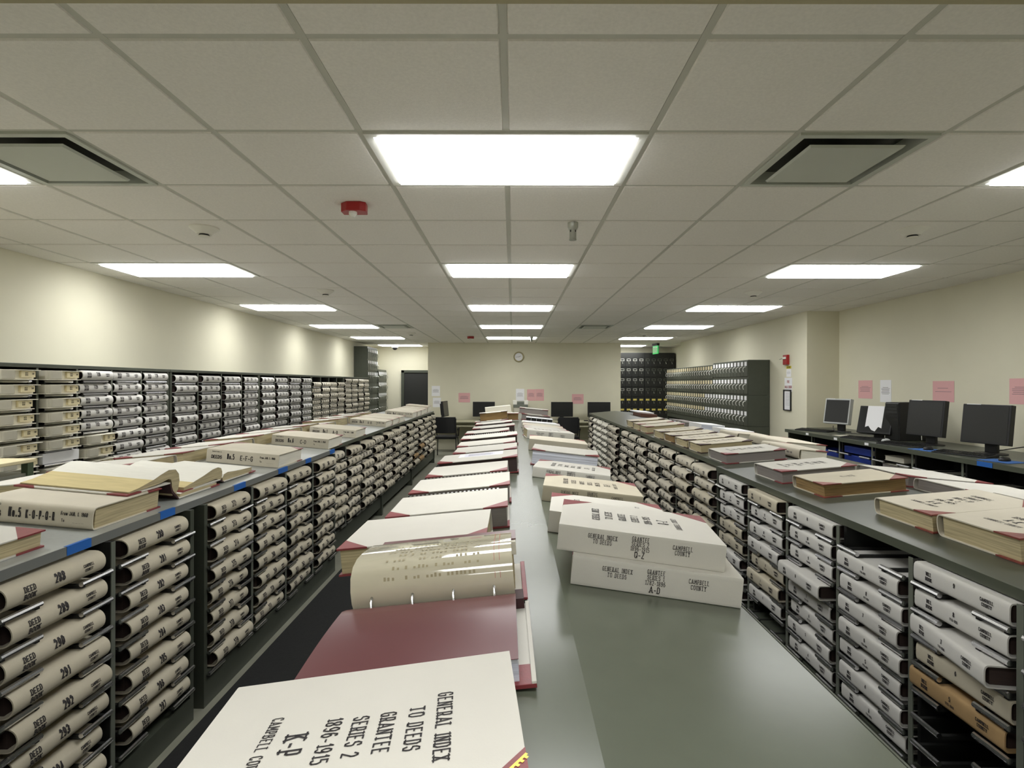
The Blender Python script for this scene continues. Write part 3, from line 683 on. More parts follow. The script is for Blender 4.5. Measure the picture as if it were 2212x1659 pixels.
# middle counter, right side: spines towards the camera
CR = [(.159, 1.492, .609, 1.433, 0, .080, 'A-D', 'SERIES 1', '1782-1896', 'cream index book lettered A-D, bottom of the two-book stack'),
      (.124, 1.53, .578, 1.468, .0805, .074, 'Q-Z', 'SERIES 2', '1896-1915', 'cream index book lettered Q-Z, on top of the A-D book')]
g = 'index books on the right half of middle counter'
for xa, ya, xb, yb, dz, tk, le, se, yr, lab in CR:
    L = math.hypot(xb - xa, ya - yb); yaw = math.atan2(yb - ya, xb - xa)
    o = ledger('index_book', lab, g, L, .35, tk, 'canvas_white', 'pages_tan', 'leather', 'flat', idx_cover(le, se, yr), idx_spine(le, se, yr))
    cx, cy = (xa + xb) / 2 - math.sin(yaw) * .175, (ya + yb) / 2 + math.cos(yaw) * .175
    put(o, 'CR', cx, cy, yaw, dz, True)
CRB = [(1.97, -.10, .145, .600, .080, 'pages_tan', 'canvas_white', 'cream index book directly behind the two-book stack', 1),
       (2.505, -.10, .152, .618, .075, 'pages_grey', 'canvas_tan', 'cream index book, second behind the two-book stack', 1),
       (3.13, -.17, .139, .593, .062, 'pages_tan', 'canvas_white', 'cream index book in front of the blue-edged binder', 1),
       (4.47, -.04, .135, .623, .095, 'pages_tan', 'canvas', 'thick cream index book directly behind the blue-edged binder', 0),
       (5.47, .10, .12, .609, .089, 'pages_tan', 'canvas_white', 'cream index book with printed spine, second behind blue-edged binder', 1),
       (5.93, .0, .12, .60, .075, 'pages_tan', 'canvas_white', 'slim cream index book, third behind the blue-edged binder', 0),
       (6.33, -.04, .115, .60, .07, 'pages_tan', 'canvas', 'slim cream index book, fourth behind the blue-edged binder', 0),
       (6.78, -.05, .11, .60, .07, 'pages_tan', 'canvas_white', 'slim cream index book, fifth behind the blue-edged binder', 0)]
for y0, yaw, xa, xb, tk, pg, cv, lab, tx in CRB:
    o = ledger('index_book', lab, g, xb - xa, .35, tk, cv, pg, 'leather', 'flat', idx_cover() if tx else None, idx_spine('K-P', 'SERIES 2', '1896-1915') if tx else None, cink='ink_soft' if not tx else 'ink')
    put(o, 'CR', (xa + xb) / 2, y0 + .19, yaw, 0, True)
o = ledger('index_binder', 'cream index binder with blue-white sleeve edges facing the camera', g, .46, .36, .105, 'canvas_white', 'pages_blue', 'leather', 'flat')
put(o, 'CR', .365, 3.84, -.10)
o = bx(-.22, .22, -.10, .10, 0, .003).build('loose_sheet', 'paper_white'); put(o, 'CR', .36, 6.98, .2, .073); tag(o, 'loose white sheet on the fifth slim cream index book', 'paper')
for i in range(5):
    t = thing('film_box', 'black box with white edge, %s of the far row' % ('leftmost', 'second from left', 'middle', 'fourth from left', 'rightmost')[i], 'box', group='row of black boxes')
    q = bx(-.034, .034, -.1, .1, 0, .08, 0); q.build('box', 'black_plastic', t, bevel=.003)
    bx(-.0365, .0365, -.102, .1, .08, .085).build('lid', 'paper_white', t); bx(.034, .0365, -.102, .1, 0, .08).build('white_edge', 'paper_white', t)
    put(t, 'CR', .22 + i * .076, 7.75, -.03)
g = 'far stacked volumes on the middle counter'
stack('index_book', 'cream book on black page block, lower of far right pair', g, 'CR', .36, 8.5, 0, .44, .34, .09, yaw=-.12, cover='canvas_white', pages='pages_grey', spine='flat')
stack('index_book', 'cream book on grey page block, upper of far right pair', g, 'CR', .33, 8.62, .091, .46, .34, .085, yaw=-.06, cover='canvas_white', pages='pages_grey', spine='flat')

# --- open purple album behind the nearest book
t = thing('open_album', 'open album with maroon inner board, plastic-sleeved pages and metal posts', 'album', group=None)
L = .40; hl = L / 2
# local: x along the album, y away from the camera, z up; near board, spine strip, far board
q = bx(-hl - .012, hl + .03, 0, .36, 0, .006, 0); q.box(hl - .03, hl + .031, -.0006, .07, -.0005, .0075, 1); q.box(hl + .022, hl + .031, 0, .36, .006, .012, 0); q.build('cover_board', ['canvas_white', 'leather'], t, bevel=.001)
bx(-hl, hl, .012, .29, .006, .050).build('page_block', 'pages_blue', t)
q = MB(); NP = 12; o1 = []; i1 = []
for i in range(NP + 1):
    f = i / NP; y = .006 + .345 * f; z = .0505 + (.006 * math.sin(f * math.pi)) - (.016 * max(0, f - .85) / .15); o1.append((y, z + .0012)); i1.append((y, z))
q.shell(o1, i1, -hl - .004, hl + .002, 'x'); q.build('maroon_sheet', 'maroon_sheet', t, smooth=True)
bx(-hl, hl + .02, .33, .39, .004, .03).build('spine_strip', 'leather_dark', t)
for i in range(4):
    u = -hl + .05 + i * .1
    MB().tube([(u, .338, .03), (u, .345, .048), (u, .356, .058), (u, .368, .052)], .0035, 8).build('metal_post', 'chrome', t, smooth=True)
prof = [(.372, .018), (.358, .045), (.356, .075), (.366, .103), (.39, .122), (.43, .130), (.49, .128), (.55, .121), (.60, .114)]
low = [(.40, .012), (.40, .03), (.40, .04), (.405, .05), (.42, .06), (.45, .065), (.49, .066), (.55, .066), (.60, .066)]
q = MB().shell(prof, low, -hl + .004, hl - .004, 'x', 1)
def curve(u, v):      # v = arc length along prof from its foot
    for (a, b), (c, d) in zip(prof, prof[1:]):
        l = math.hypot(c - a, d - b)
        if v <= l: f = v / l; return (u, a + (c - a) * f - .0 , b + (d - b) * f + .0016)
        v -= l
    return (u, prof[-1][0], prof[-1][1] + .0016)
q.build('far_pages', ['pages_white', 'pages_white'], t, smooth=True)
q = MB(); pp = [(a - (.0016 if k < 4 else .0), b + (.0016 if k > 2 else 0)) for k, (a, b) in enumerate(prof)]
q.shell([(a - .0012 * (k < 4), b + .0012 * (k > 2)) for k, (a, b) in enumerate(pp)], pp, -hl, hl, 'x', 0)
for j in range(7):
    for i in range(26):
        u0 = -.12 + i * .0105 + R.uniform(0, .002)
        if R.random() < .72 and u0 < .12:
            v0 = .075 + j * .026
            a, b = Vector(curve(u0, v0)), Vector(curve(u0, v0 + .006 + R.uniform(0, .004)))
            nrm = Vector((0, -.0024, .0024)) if v0 < .12 else Vector((0, 0, .0028))
            q.add([a + nrm, a + nrm + Vector((.0055, 0, 0)), b + nrm + Vector((.0055, 0, 0)), b + nrm], [(0, 1, 2, 3)], 1)
for u in (.155, .168):
    pts = [Vector(curve(u, v * .02)) + (Vector((0, -.0024, .0012)) if v * .02 < .1 else Vector((0, 0, .0026))) for v in range(1, 17)]
    for a, b in zip(pts, pts[1:]): q.add([a, a + Vector((.0009, 0, 0)), b + Vector((.0009, 0, 0)), b], [(0, 1, 2, 3)], 2)
q.build('sleeved_page', ['sleeve_plastic', 'ink_faint', 'ink_red'], t, smooth=True)
q = bx(-hl + .0, hl + .03, .40, .655, .0, .006, 0); q.box(hl + .018, hl + .03, .38, .655, .006, .012, 1); q.build('cover_board', ['canvas_white', 'leather'], t, bevel=.001)
q = bx(-hl + .02, hl + .012, .56, .65, .106, .110, 0); q.build('maroon_sheet', 'maroon_sheet', t)
bx(-hl + .02, hl + .01, .54, .645, .07, .106).build('page_block', 'pages_white', t)
bx(-hl + .03, hl + .0, .46, .645, .006, .072).build('page_block', 'pages_tan', t)
put(t, 'CL', -.185, .962, .012)

# --- left counter, front row: spines towards the camera
g = 'index ledgers on the left counter'
o = ledger('index_book', 'cream ledger with maroon corners at the left edge, nearest on left counter', g, .47, .42, .062, 'canvas_white', 'pages_tan', 'leather', 'round', cleg=.11)
put(o, 'LF', -1.93, 1.735, 0, 0, True)
LFB = [(2.15, -2.155, -1.684, .092, '5', 'K-O-P-Q-R', '1968', 'tan', 'cream DEEDS ledger lettered K-O-P-Q-R under the open book'),
       (3.78, -2.157, -1.645, .094, '5', 'E-F-G', '1960', 'w', 'cream DEEDS ledger lettered E-F-G on the left counter'),
       (4.85, -2.180, -1.667, .092, '6', 'C-D', '1960', 'w', 'cream DEEDS ledger lettered C-D on the left counter'),
       (5.81, -2.20, -1.70, .085, '1', 'A-B', '1960', 'w', 'cream DEEDS ledger lettered A-B just behind the C-D ledger'),
       (7.27, -2.21, -1.72, .075, '4', 'A-B', '1960', 'w', 'cream DEEDS ledger lettered A-B, first of the far close-set group'),
       (7.72, -2.21, -1.72, .078, '4', 'A-B', '1960', '', 'cream ledger second in the far close-set group, left counter'),
       (8.18, -2.21, -1.72, .078, '4', 'A-B', '1960', '', 'cream ledger third in the far close-set group, left counter'),
       (9.30, -2.21, -1.73, .085, '4', 'C-D-E-F', '1960', 'w', 'cream ledger with dark spine letters, first of the farthest group'),
       (9.75, -2.21, -1.73, .085, '4', 'A-B', '1960', '', 'cream ledger second in the farthest group on left counter'),
       (10.18, -2.21, -1.73, .085, '4', 'A-B', '1960', '', 'cream ledger third in the farthest group on left counter'),
       (10.62, -2.21, -1.75, .09, '4', 'A-B', '1960', '', 'cream ledger fourth in the farthest group on left counter'),
       (11.06, -2.21, -1.75, .12, '4', 'A-B', '1960', '', 'thick cream ledger at the very far end of left counter')]
for y0, xa, xb, tk, no, le, yr, tx, lab in LFB:
    W = .42
    o = ledger('deed_index', lab, g, xb - xa, W, tk, 'canvas', 'pages_tan' if y0 < 3 else 'pages_white', 'leather', 'flat' if y0 > 3 else 'round', None, deeds_spine(no, le, yr) if tx else None)
    put(o, 'LF', (xa + xb) / 2, y0 + W / 2, R.uniform(-.01, .01) if y0 > 3 else 0, 0, True)
# --- open ledgers
def open_ledger(label, L, near_prof, far_prof, x, plane, y, near_board, far_board, pages='page_face', group='open ledgers'):
    """profiles in (y,z): pages of both halves, extruded along x"""
    t = thing('open_ledger', label, 'book', group=group)
    for (a, b, z) in (near_board, far_board):
        q = bx(-L / 2, L / 2, a, b, z, z + .006, 0); s = a if (a, b, z) == near_board else b - .07
        q.build('cover_board', 'canvas_white', t, bevel=.001)
        for sx in (-1, 1):
            e = a if (a, b, z) == near_board else b; d = 1 if (a, b, z) == near_board else -1
            p = [(sx * (L / 2 + .0006), e - d * .0006), (sx * (L / 2 + .0006), e + d * .09), (sx * (L / 2 - .09), e - d * .0006)]
            MB().prism(p, z - .0004, z + .0068, 'z').build('leather_corner', 'leather', t)
    for prof, m0 in ((near_prof, 0), (far_prof, 0)):
        if not prof: continue
        top, bot, nold = prof
        q = MB().shell(top, bot, -L / 2 + .008, L / 2 - .008, 'x', 0)
        # written face on the outermost leaf
        up = [(a, b + .001) for a, b in top[nold:]]; q2 = MB().shell([(a, b + .0008) for a, b in up], up, -L / 2 + .008, L / 2 - .008, 'x', 0)
        q.build('page_block', 'pages_tan', t, smooth=True); q2.build('page_leaf', pages, t, smooth=True)
        if nold:
            up = [(a, b + .001) for a, b in top[:nold + 1]]; MB().shell([(a, b + .0008) for a, b in up], up, -L / 2 + .008, L / 2 - .008, 'x', 0).build('old_leaf', 'page_old', t, smooth=True)
    q = MB(); yb = near_board[1]; z0 = min(near_board[2], far_board[2])
    q.shell([(yb, near_board[2] + .004), (yb + .028, near_board[2] * .55 + z0 * .45), (far_board[0] + .004, far_board[2] + .002)], [(yb - .004, near_board[2] - .002), (yb + .018, near_board[2] * .5 + z0 * .45 - .002), (far_board[0] - .004, far_board[2])], -L / 2, L / 2, 'x')
    q.build('spine', 'leather_dark', t, smooth=True)
    return put(t, plane, x, y)
zt = .0945
open_ledger('open ledger with yellowed leaves lying on the K-O-P-Q-R ledger', .50,
    ([(.02, zt + .012), (.08, zt + .018), (.18, zt + .038), (.23, zt + .054), (.29, zt + .068), (.345, zt + .062), (.375, zt + .035), (.385, zt + .0), (.38, zt - .04), (.365, .03)],
     [(.02, zt + .007), (.08, zt + .008), (.18, zt + .011), (.23, zt + .014), (.27, zt + .02), (.295, zt + .024), (.315, zt + .018), (.325, zt - .005), (.328, zt - .04), (.33, .028)], 2),
    ([(.40, .022), (.46, .024), (.6, .022), (.74, .018)], [(.40, .008), (.46, .008), (.6, .008), (.74, .008)], 0),
    -1.95, 'LF', 2.36, (.0, .30, zt), (.38, .76, .002))
open_ledger('open ledger with white written pages, second on the left counter', .46,
    ([(.02, .045), (.10, .058), (.2, .078), (.28, .098), (.335, .102), (.37, .092), (.386, .07), (.388, .045), (.38, .025)],
     [(.02, .03), (.10, .031), (.2, .033), (.28, .036), (.31, .038), (.335, .036), (.345, .03), (.35, .025), (.352, .02)], 1),
    ([(.395, .03), (.41, .05), (.45, .056), (.52, .05), (.62, .044), (.75, .04)], [(.40, .012), (.43, .012), (.46, .012), (.52, .012), (.62, .012), (.75, .012)], 0),
    -1.94, 'LF', 2.785, (.0, .36, .024), (.40, .79, .006))
# --- left counter, rear row on the back slope
g = 'rear row of ledgers on the left counter'
for i, (y0, W, tk, op) in enumerate(((2.62, .44, .09, 0), (3.1, .46, .095, 0), (3.62, .47, .10, 0), (4.16, .46, .10, 0), (4.68, .47, .115, 0), (5.22, .46, .115, 0), (5.75, .42, .12, 0), (6.35, .40, .09, 0), (6.85, .42, .12, 0), (7.45, .42, .125, 0), (8.05, .42, .13, 0))):
    o = ledger('index_book', 'cream ledger with maroon corners, %s of the rear row on left counter' % CORD[i], g, .47, W, tk * .82, 'canvas_white', 'pages_tan', 'leather', 'round', cleg=.13)
    put(o, 'LB', -2.45, y0 + W / 2, R.uniform(-.02, .02))

# --- right counter, front row: fore edges towards the camera
g = 'ledgers along the front of right counter'
RFB = [(1.755, 1.655, .45, .345, .085, 'canvas', 'pages_tan', 'leather_worn', 'worn cream ledger with torn maroon corner, nearest on right counter', 1),
       (2.115, 1.65, .45, .34, .075, 'canvas', 'pages_tan', 'leather_worn', 'cream ledger with browned pages and dark title, second on right counter', 1),
       (2.79, 1.612, .44, .31, .07, 'canvas_tan', 'pages_brown', 'leather_worn', 'yellowed ledger with brown page edges and four faint words', 2),
       (3.19, 1.594, .45, .36, .075, 'canvas_white', 'pages_grey', 'leather', 'white ledger with maroon corners behind the brown-edged one', 1),
       (3.98, 1.58, .45, .37, .075, 'canvas_white', 'pages_grey', 'leather', 'white ledger with grey page edges over the cabinet gap', 1),
       (4.58, 1.60, .45, .32, .075, 'canvas', 'pages_tan', 'leather_dark', 'cream ledger just behind the grey-edged ledger, right counter', 1),
       (4.95, 1.60, .45, .36, .075, 'canvas', 'pages_tan', 'leather_dark', 'cream ledger second behind the grey-edged ledger, right counter', 1),
       (5.36, 1.60, .45, .34, .075, 'canvas', 'pages_brown', 'leather_dark', 'cream ledger third behind the grey-edged ledger, right counter', 1),
       (5.74, 1.59, .45, .34, .08, 'canvas', 'pages_tan', 'leather_dark', 'cream ledger fourth behind the grey-edged ledger, right counter', 1),
       (6.42, 1.60, .46, .34, .08, 'canvas', 'pages_tan', 'leather', 'cream ledger third from the far end of right counter row', 0),
       (6.82, 1.60, .45, .33, .08, 'canvas', 'pages_tan', 'leather', 'cream ledger second from the far end of right counter row', 0),
       (7.25, 1.61, .45, .36, .085, 'canvas', 'pages_tan', 'leather_dark', 'cream ledger at the far end of right counter row', 0)]
for y0, xa, L, W, tk, cv, pg, cn, lab, tx in RFB:
    ct = None
    if tx == 1: ct = idx_cover('A-K', 'No. 2', '1896-1925', ('CAMPBELL', 'COUNTY', 'INDEX TO'))
    if tx == 2: ct = [('GENERAL', .19, .012), ('INDEX', .21, .012), ('TO', .23, .012), ('WILLS', .25, .012)]
    o = ledger('index_book', lab, g, L, W, tk, cv, pg, cn, 'round', ct)
    put(o, 'RF', xa + L / 2, y0 + W / 2, R.uniform(-.012, .012))
g = 'rear row on the right counter'
for i, (y0, W, tk, cv, pg, lab) in enumerate(((1.55, .40, .075, 'canvas_white', 'pages_grey', 'white ledger with maroon corners at right edge, rear row'),
        (1.99, .42, .075, 'canvas_white', 'pages_grey', 'white ledger second in the rear row of right counter'),
        (2.45, .42, .06, 'canvas_white', 'pages_grey', 'white ledger third in the rear row of right counter'),
        (2.91, .44, .06, 'canvas_white', 'pages_grey', 'thin white ledger fourth in the rear row, right counter'))):
    o = ledger('index_book', lab, g, .46, W, tk, cv, pg, 'leather', 'round', cleg=.1); put(o, 'RB', 2.36, y0 + W / 2, R.uniform(-.02, .02))
for y0, W, tk, lab, x in ((3.95, .60, .075, 'long cream volume with printed spine facing the aisle, rear row', 2.20), (4.6, .70, .08, 'long cream volume behind the printed one, rear row', 2.50), (5.35, .45, .075, 'cream volume with maroon corner in rear row, right counter', 2.40)):
    o = ledger('bound_volume', lab, g, W, .22 if y0 < 4 else .36, tk, 'canvas', 'pages_white', 'leather', 'round', None, [('GRANTORS', -.12, .04, .013, .55, .18, 1), ('INDEX', -.12, .06, .008, .55, .18, 1), ('THOSE 1, 1901', .13, .035, .012, .55, .18, 1)] if y0 < 4 else None, cink='ink_soft')
    put(o, 'RB', x, y0 + W / 2, math.pi / 2)
for y, lab in ((5.95, 'white binder lying on right counter below the file cabinets, nearer'), (6.75, 'white binder lying on right counter below the file cabinets, farther')):
    t = thing('white_binder', lab, 'binder', group='white binders on the right counter')
    q = bx(-.15, .15, -.19, .19, 0, .085); q.build('cover', 'paper_white', t, bevel=.004); bx(-.14, .14, -.195, -.19, .01, .075).build('page_edge', 'pages_blue', t)
    bx(-.152, -.15, -.18, .18, .0, .012).build('blue_strip', 'binder_blue', t)
    put(t, 'RB', 2.42, y, .05)
t = thing('brown_volume', 'brown cloth volume under a white folder, far end of right counter', 'book', group=None)
bx(-.14, .14, -.30, .30, 0, .06).build('cover', 'brown_cloth', t, bevel=.006); bx(-.135, .142, -.28, .28, .01, .05).build('page_block', 'pages_dark', t); put(t, 'RB', 2.3, 9.4, 0)
o = bx(-.15, .14, -.28, .30, 0, .022).build('white_folder', 'paper_white', bevel=.004); put(o, 'RB', 2.3, 9.6, 0, .061); tag(o, 'white folder lying on the brown cloth volume', 'folder')
for i in range(4):
    t = thing('pamphlet_box', 'grey pamphlet holder, %s of the row at far right counter' % ('nearest', 'second', 'third', 'farthest')[i], 'box', group='grey pamphlet holders')
    bx(-.11, .11, -.085, .085, 0, .06).build('body', 'pages_grey', t, bevel=.003); bx(-.112, -.11, -.05, .05, .015, .045).build('label_card', 'paper_lilac', t)
    put(t, 'RB', 2.42, 7.3 + i * .2, 0)

# ------------------------------------------------------------------ file cabinets along the right wall
def drawer_parts(out):
    body = bx(-.0, .012, -.058, .058, -.13, .13) if out > 0 else bx(-.012, 0, -.058, .058, -.13, .13)
    s = out
    d = body.mesh('drawer', 'cabinet_paint')
    l = (bx(.012, .015, -.036, .036, .045, .115) if s > 0 else bx(-.015, -.012, -.036, .036, .045, .115))
    h = MB().tube([(s * .012, 0, .03), (s * .04, 0, .022), (s * .056, 0, .0), (s * .058, 0, -.03), (s * .045, 0, -.06)], .0062, 6)
    return d, l.mesh('label_holder', 'card_tan'), l.mesh('label_holder', 'paper_white'), h.mesh('handle', 'white_metal', True)
DP = drawer_parts(-1)
BANK = [8.8, 10.33, 11.87, 13.4]
bw = ('nearest', 'middle', 'farthest')
for u in range(3):
    for s, (z0, z1) in enumerate(((1.0, 1.51), (1.512, 2.09 if u == 0 else 2.06))):
        y0, y1 = BANK[u] + .002, BANK[u + 1] - .002
        t = thing('file_cabinet', 'dark olive document cabinet on the right wall, %s %s' % (bw[u], ('lower', 'upper')[s]), 'file cabinet', (3.83, (y0 + y1) / 2, z0), 'document file cabinets on the right wall')
        bx(3.843, 4.195, y0, y1, z0, z1).build('body', 'cabinet_paint', t, world=True, bevel=.003)
        n = 11
        for r in range(2):
            for i in range(n):
                o = link('drawer', DP[0], t); o.location = (.012, y0 + (y1 - y0) * (i + .5) / n - t.location.y, (z1 - z0) * (.255 + .5 * r)); o.scale = (1, 1.12, .97)
                hh = link('handle', DP[3], o)
                white = u == 0 or (u == 1 and s == 0 and i < 3)
                link('label_holder', DP[2] if white else DP[1], o)
t = thing('black_shelf_unit', 'open black shelf base under the document cabinets on right wall', 'shelf', (3.83, 11.1, 0))
bx(3.84, 4.195, 8.8, 13.4, .9, .998).build('top_rail', 'cabinet_paint', t, world=True)
for y in (8.8, 10.33, 11.85, 13.37): bx(3.84, 4.195, y, y + .03, 0, .9).build('side_panel', 'cabinet_paint', t, world=True)
bx(4.16, 4.195, 8.83, 13.37, 0, .9).build('back_panel', 'black_plastic', t, world=True)
bx(3.86, 4.16, 8.83, 13.37, .45, .47).build('shelf_board', 'cabinet_dark', t, world=True)
# tall black cabinets in the right alcove, facing the camera
for u, (x0, x1) in enumerate(((2.78, 3.66), (3.665, 4.5))):
    t = thing('file_cabinet', 'tall black document cabinet in the right alcove, %s one' % ('left', 'right')[u], 'file cabinet', ((x0 + x1) / 2, 15.0, 0), 'tall alcove cabinets')
    bx(x0, x1, 15.0, 15.44, 0, 2.56).build('body', 'cabinet_dark', t, world=True, bevel=.003)
    n = 5
    for r in range(7):
        z = 2.3 - .275 * r
        for i in range(n):
            x = x0 + (x1 - x0) * (i + .5) / n
            o = bx(-.082, .082, -.012, 0, -.13, .13).build('drawer', 'cabinet_dark', t); o.location = (x - t.location.x, 0, z)
            m_ = 'paper_yellow' if r in (4, 5) else 'white_metal'
            q = MB()
            if r in (4, 5): q.box(-.05, .05, -.016, -.012, .03, .08)
            else:
                for a in ((-.05, .05, .03, .038), (-.05, .05, .082, .09), (-.05, -.042, .03, .09), (.042, .05, .03, .09)): q.box(a[0], a[1], -.016, -.012, a[2], a[3])
            q.build('label_holder', m_ if r > 3 or (u == 0) else 'cabinet_post', o)
            MB().tube([(0, -.012, .0), (0, -.04, -.01), (.004, -.045, -.05)], .006, 6).build('handle', 'galvanized', o, smooth=True)
# left alcove: tall cabinet and a lower one with drawers facing +x
DL = drawer_parts(1)
DLH = DL[3].copy(); DLH.materials[0] = MATS['galvanized']; DLP = DL[1].copy(); DLP.materials[0] = MATS['cabinet_post']
for nm, x1, y0, y1, ztop, nr, n in (('tall dark document cabinet beside the left wall, reaching the ceiling', -3.64, 13.45, 14.44, 2.62, 8, 6), ('lower dark document cabinet beyond the tall one, left alcove', -3.62, 14.45, 15.38, 2.07, 6, 6)):
    t = thing('file_cabinet', nm, 'file cabinet', (x1, (y0 + y1) / 2, 0), 'left alcove cabinets')
    bx(-3.975, x1, y0, y1, 0, ztop).build('body', 'cabinet_paint', t, world=True, bevel=.003)
    for r in range(nr):
        for i in range(n):
            o = link('drawer', DL[0], t); o.location = (0, y0 + (y1 - y0) * (i + .5) / n - t.location.y, ztop - .18 - .29 * r); o.scale = (1, 1.25, 1)
            link('handle', DLH, o); link('label_holder', DL[2] if r < 3 and 'tall' in nm else DLP, o)

# ------------------------------------------------------------------ back wall
def paper(label, m, cx, cz, wd, h, wall, lines=6, name='notice', ink='ink_soft', head=None):
    """sheet taped flat on a wall: wall = ('y', y) facing the camera or ('x', x) facing -x"""
    b = MB(); f = (lambda u, v, d: (u, -d, v)) if wall[0] == 'y' else (lambda u, v, d: (-d, -u, v))
    def q(u0, u1, v0, v1, d0, d1, mi):
        p = [f(u, v, d) for d in (d0, d1) for u, v in ((u0, v0), (u1, v0), (u1, v1), (u0, v1))]
        b.add(p, [(4, 5, 6, 7), (0, 1, 5, 4), (1, 2, 6, 5), (2, 3, 7, 6), (3, 0, 4, 7)], mi)
    q(-wd / 2, wd / 2, -h / 2, h / 2, 0, .0015, 0)
    for i in range(lines):
        v = h * (.16 - .34 * i / max(1, lines)); ww = wd * (.38 if i % 3 else .33) * (1 if i else .8)
        q(-ww, ww * (1 if i % 2 else .85), v - h * .008, v + h * .008, .0015, .0019, 1)
    if head:
        for s, v, cap in head: text(b, s, cap, .6, .2, (lambda u, vv, v=v: f(u, v + vv, .0021)), False, 1)
    o = b.build(name, [m, ink]); o.location = (cx, wall[1] - .001, cz) if wall[0] == 'y' else (wall[1] - .001, cx, cz)
    return tag(o, label, 'paper')
Y = 13.8
def bp(px, py): return ((px - 1104.5) / FPX * Y, CAMZ - (py - 829) / FPX * Y)
for lab, m_, a, b_, c_, d_ in (('white notice near the door end of back wall, upper one', 'paper_white', 929, 947, 834, 856), ('white notice near the door end of back wall, lower one', 'paper_white', 931.6, 949, 859.5, 880),
        ('pink notice left of the black monitor on back wall', 'paper_pink', 987, 1012, 849, 869.5), ('white notice above the printer on back wall', 'paper_white', 1111, 1129, 840, 866),
        ('pink notice right of the white one above printer, left sheet', 'paper_pink', 1135, 1153, 841, 865.5), ('pink notice right of the white one above printer, right sheet', 'paper_pink', 1153.3, 1171.5, 840.6, 865.5), ('pink notice between the two right monitors on back wall', 'paper_pink', 1232, 1257, 851, 872)):
    (x0, z1), (x1, z0) = bp(a, c_), bp(b_, d_)
    paper(lab, m_, (x0 + x1) / 2, (z0 + z1) / 2, x1 - x0, z1 - z0, ('y', Y), 6)
t = thing('wall_clock', 'round wall clock with tan rim high on back wall', 'clock', (bp(1117, 771)[0], Y, bp(1117, 771)[1]))
MB().lathe([(.10, -.02), (.105, -.045), (.125, -.045), (.135, -.02), (.135, 0), (.1, 0)], (0, 0, 0), 32, axis='y').build('rim', 'clock_wood', t, smooth=True)
MB().lathe([(.104, -.021), (.104, -.024)], (0, 0, 0), 32, axis='y').build('dial', 'paper_white', t)
bx(-.004, .004, -.027, -.0245, -.01, .055).build('hour_hand', 'ink', t).rotation_euler = (0, 1.1, 0); bx(-.003, .003, -.0295, -.027, -.01, .08).build('minute_hand', 'ink', t).rotation_euler = (0, -1.7, 0)

def table(label, x0, x1, y0, y1, h=.775):
    t = thing('desk', label, 'desk', ((x0 + x1) / 2, (y0 + y1) / 2, 0), 'desks along the back wall')
    bx(x0, x1, y0, y1, h - .03, h).build('desk_top', 'desk_laminate', t, world=True, bevel=.004)
    bx(x0 + .05, x1 - .05, y1 - .05, y1 - .03, .3, h - .03).build('modesty_panel', 'desk_laminate', t, world=True)
    bx(x0 + .25, x1 - .25, y0 + .02, y0 + .3, h - .13, h - .1).build('keyboard_tray', 'desk_laminate', t, world=True)
    for x in (x0 + .04, x1 - .08):
        for y in (y0 + .04, y1 - .09): bx(x, x + .04, y, y + .04, 0, h - .03).build('leg', 'cabinet_dark', t, world=True)
table('tan desk left of the printer against back wall', -2.12, -.2, 13.05, 13.77)
table('tan desk under the two right monitors against back wall', .35, 2.7, 13.05, 13.77)
table('tan printer table in the middle of back wall', -.17, .32, 13.2, 13.77)
def monitor(label, x, y, z, yaw, wd, h, lift, tilt=0.12, bezel='black_plastic', sticker=True, stand='black_plastic', group='computer monitors'):
    t = thing('monitor', label, 'monitor', (x, y, z), group, yaw)
    def tl(b): # tilt about the panel centre
        c, s = math.cos(-tilt), math.sin(-tilt); zc = lift + h / 2
        b.v = [(a, p * c - (q - zc) * s, zc + p * s + (q - zc) * c) for a, p, q in b.v]; return b
    tl(bx(-wd / 2, wd / 2, -.02, .035, lift, lift + h)).build('housing', bezel if bezel == 'silver_plastic' else 'black_plastic', t, bevel=.005)
    tl(bx(-wd / 2 + .03, wd / 2 - .03, .034, .07, lift + .05, lift + h - .05)).build('rear_shell', 'black_plastic', t, bevel=.01)
    tl(bx(-wd / 2 + .018, wd / 2 - .018, -.0215, -.0195, lift + .022, lift + h - .018)).build('screen', 'screen', t)
    if sticker: tl(bx(-wd * .42, -wd * .12, -.0205, .02, lift + h - .004, lift + h + .0008)).build('label_strip', 'paper_white', t)
    bx(-.05, .05, .05, .085, .012, lift + h * .55).build('stand_neck', stand, t, bevel=.006)
    MB().lathe([(.12, 0), (.12, .008), (.06, .016)], (0, .05, 0), 24).build('stand_base', stand, t, smooth=True)
    return t
for lab, a, b_, top, y, yaw in (('black flat monitor on the left desk of back wall', 1018, 1065.5, 867, 13.5, 0), ('black flat monitor above the right chair, back wall', 1187, 1234, 870, 13.5, 0), ('black flat monitor at the right end of back wall desks', 1266, 1315, 869, 13.5, 0)):
    x = ((a + b_) / 2 - 1104.5) / FPX * y; wd = (b_ - a) / FPX * y
    monitor(lab, x, y, .776, yaw, wd, .37, .09, .03, sticker=False)
monitor('monitor turned sideways beside the left chair at back wall', -1.68, 13.35, .776, math.radians(82), .46, .38, .1, .1, sticker=False)
t = thing('printer', 'grey and white printer on the middle table, back wall', 'printer', (.19, 13.5, .775))
bx(-.17, .17, -.2, .2, 0, .33).build('body', 'box_grey', t, bevel=.01); bx(-.18, .18, -.21, .2, .33, .40).build('scanner_bed', 'cabinet_post', t, bevel=.006)
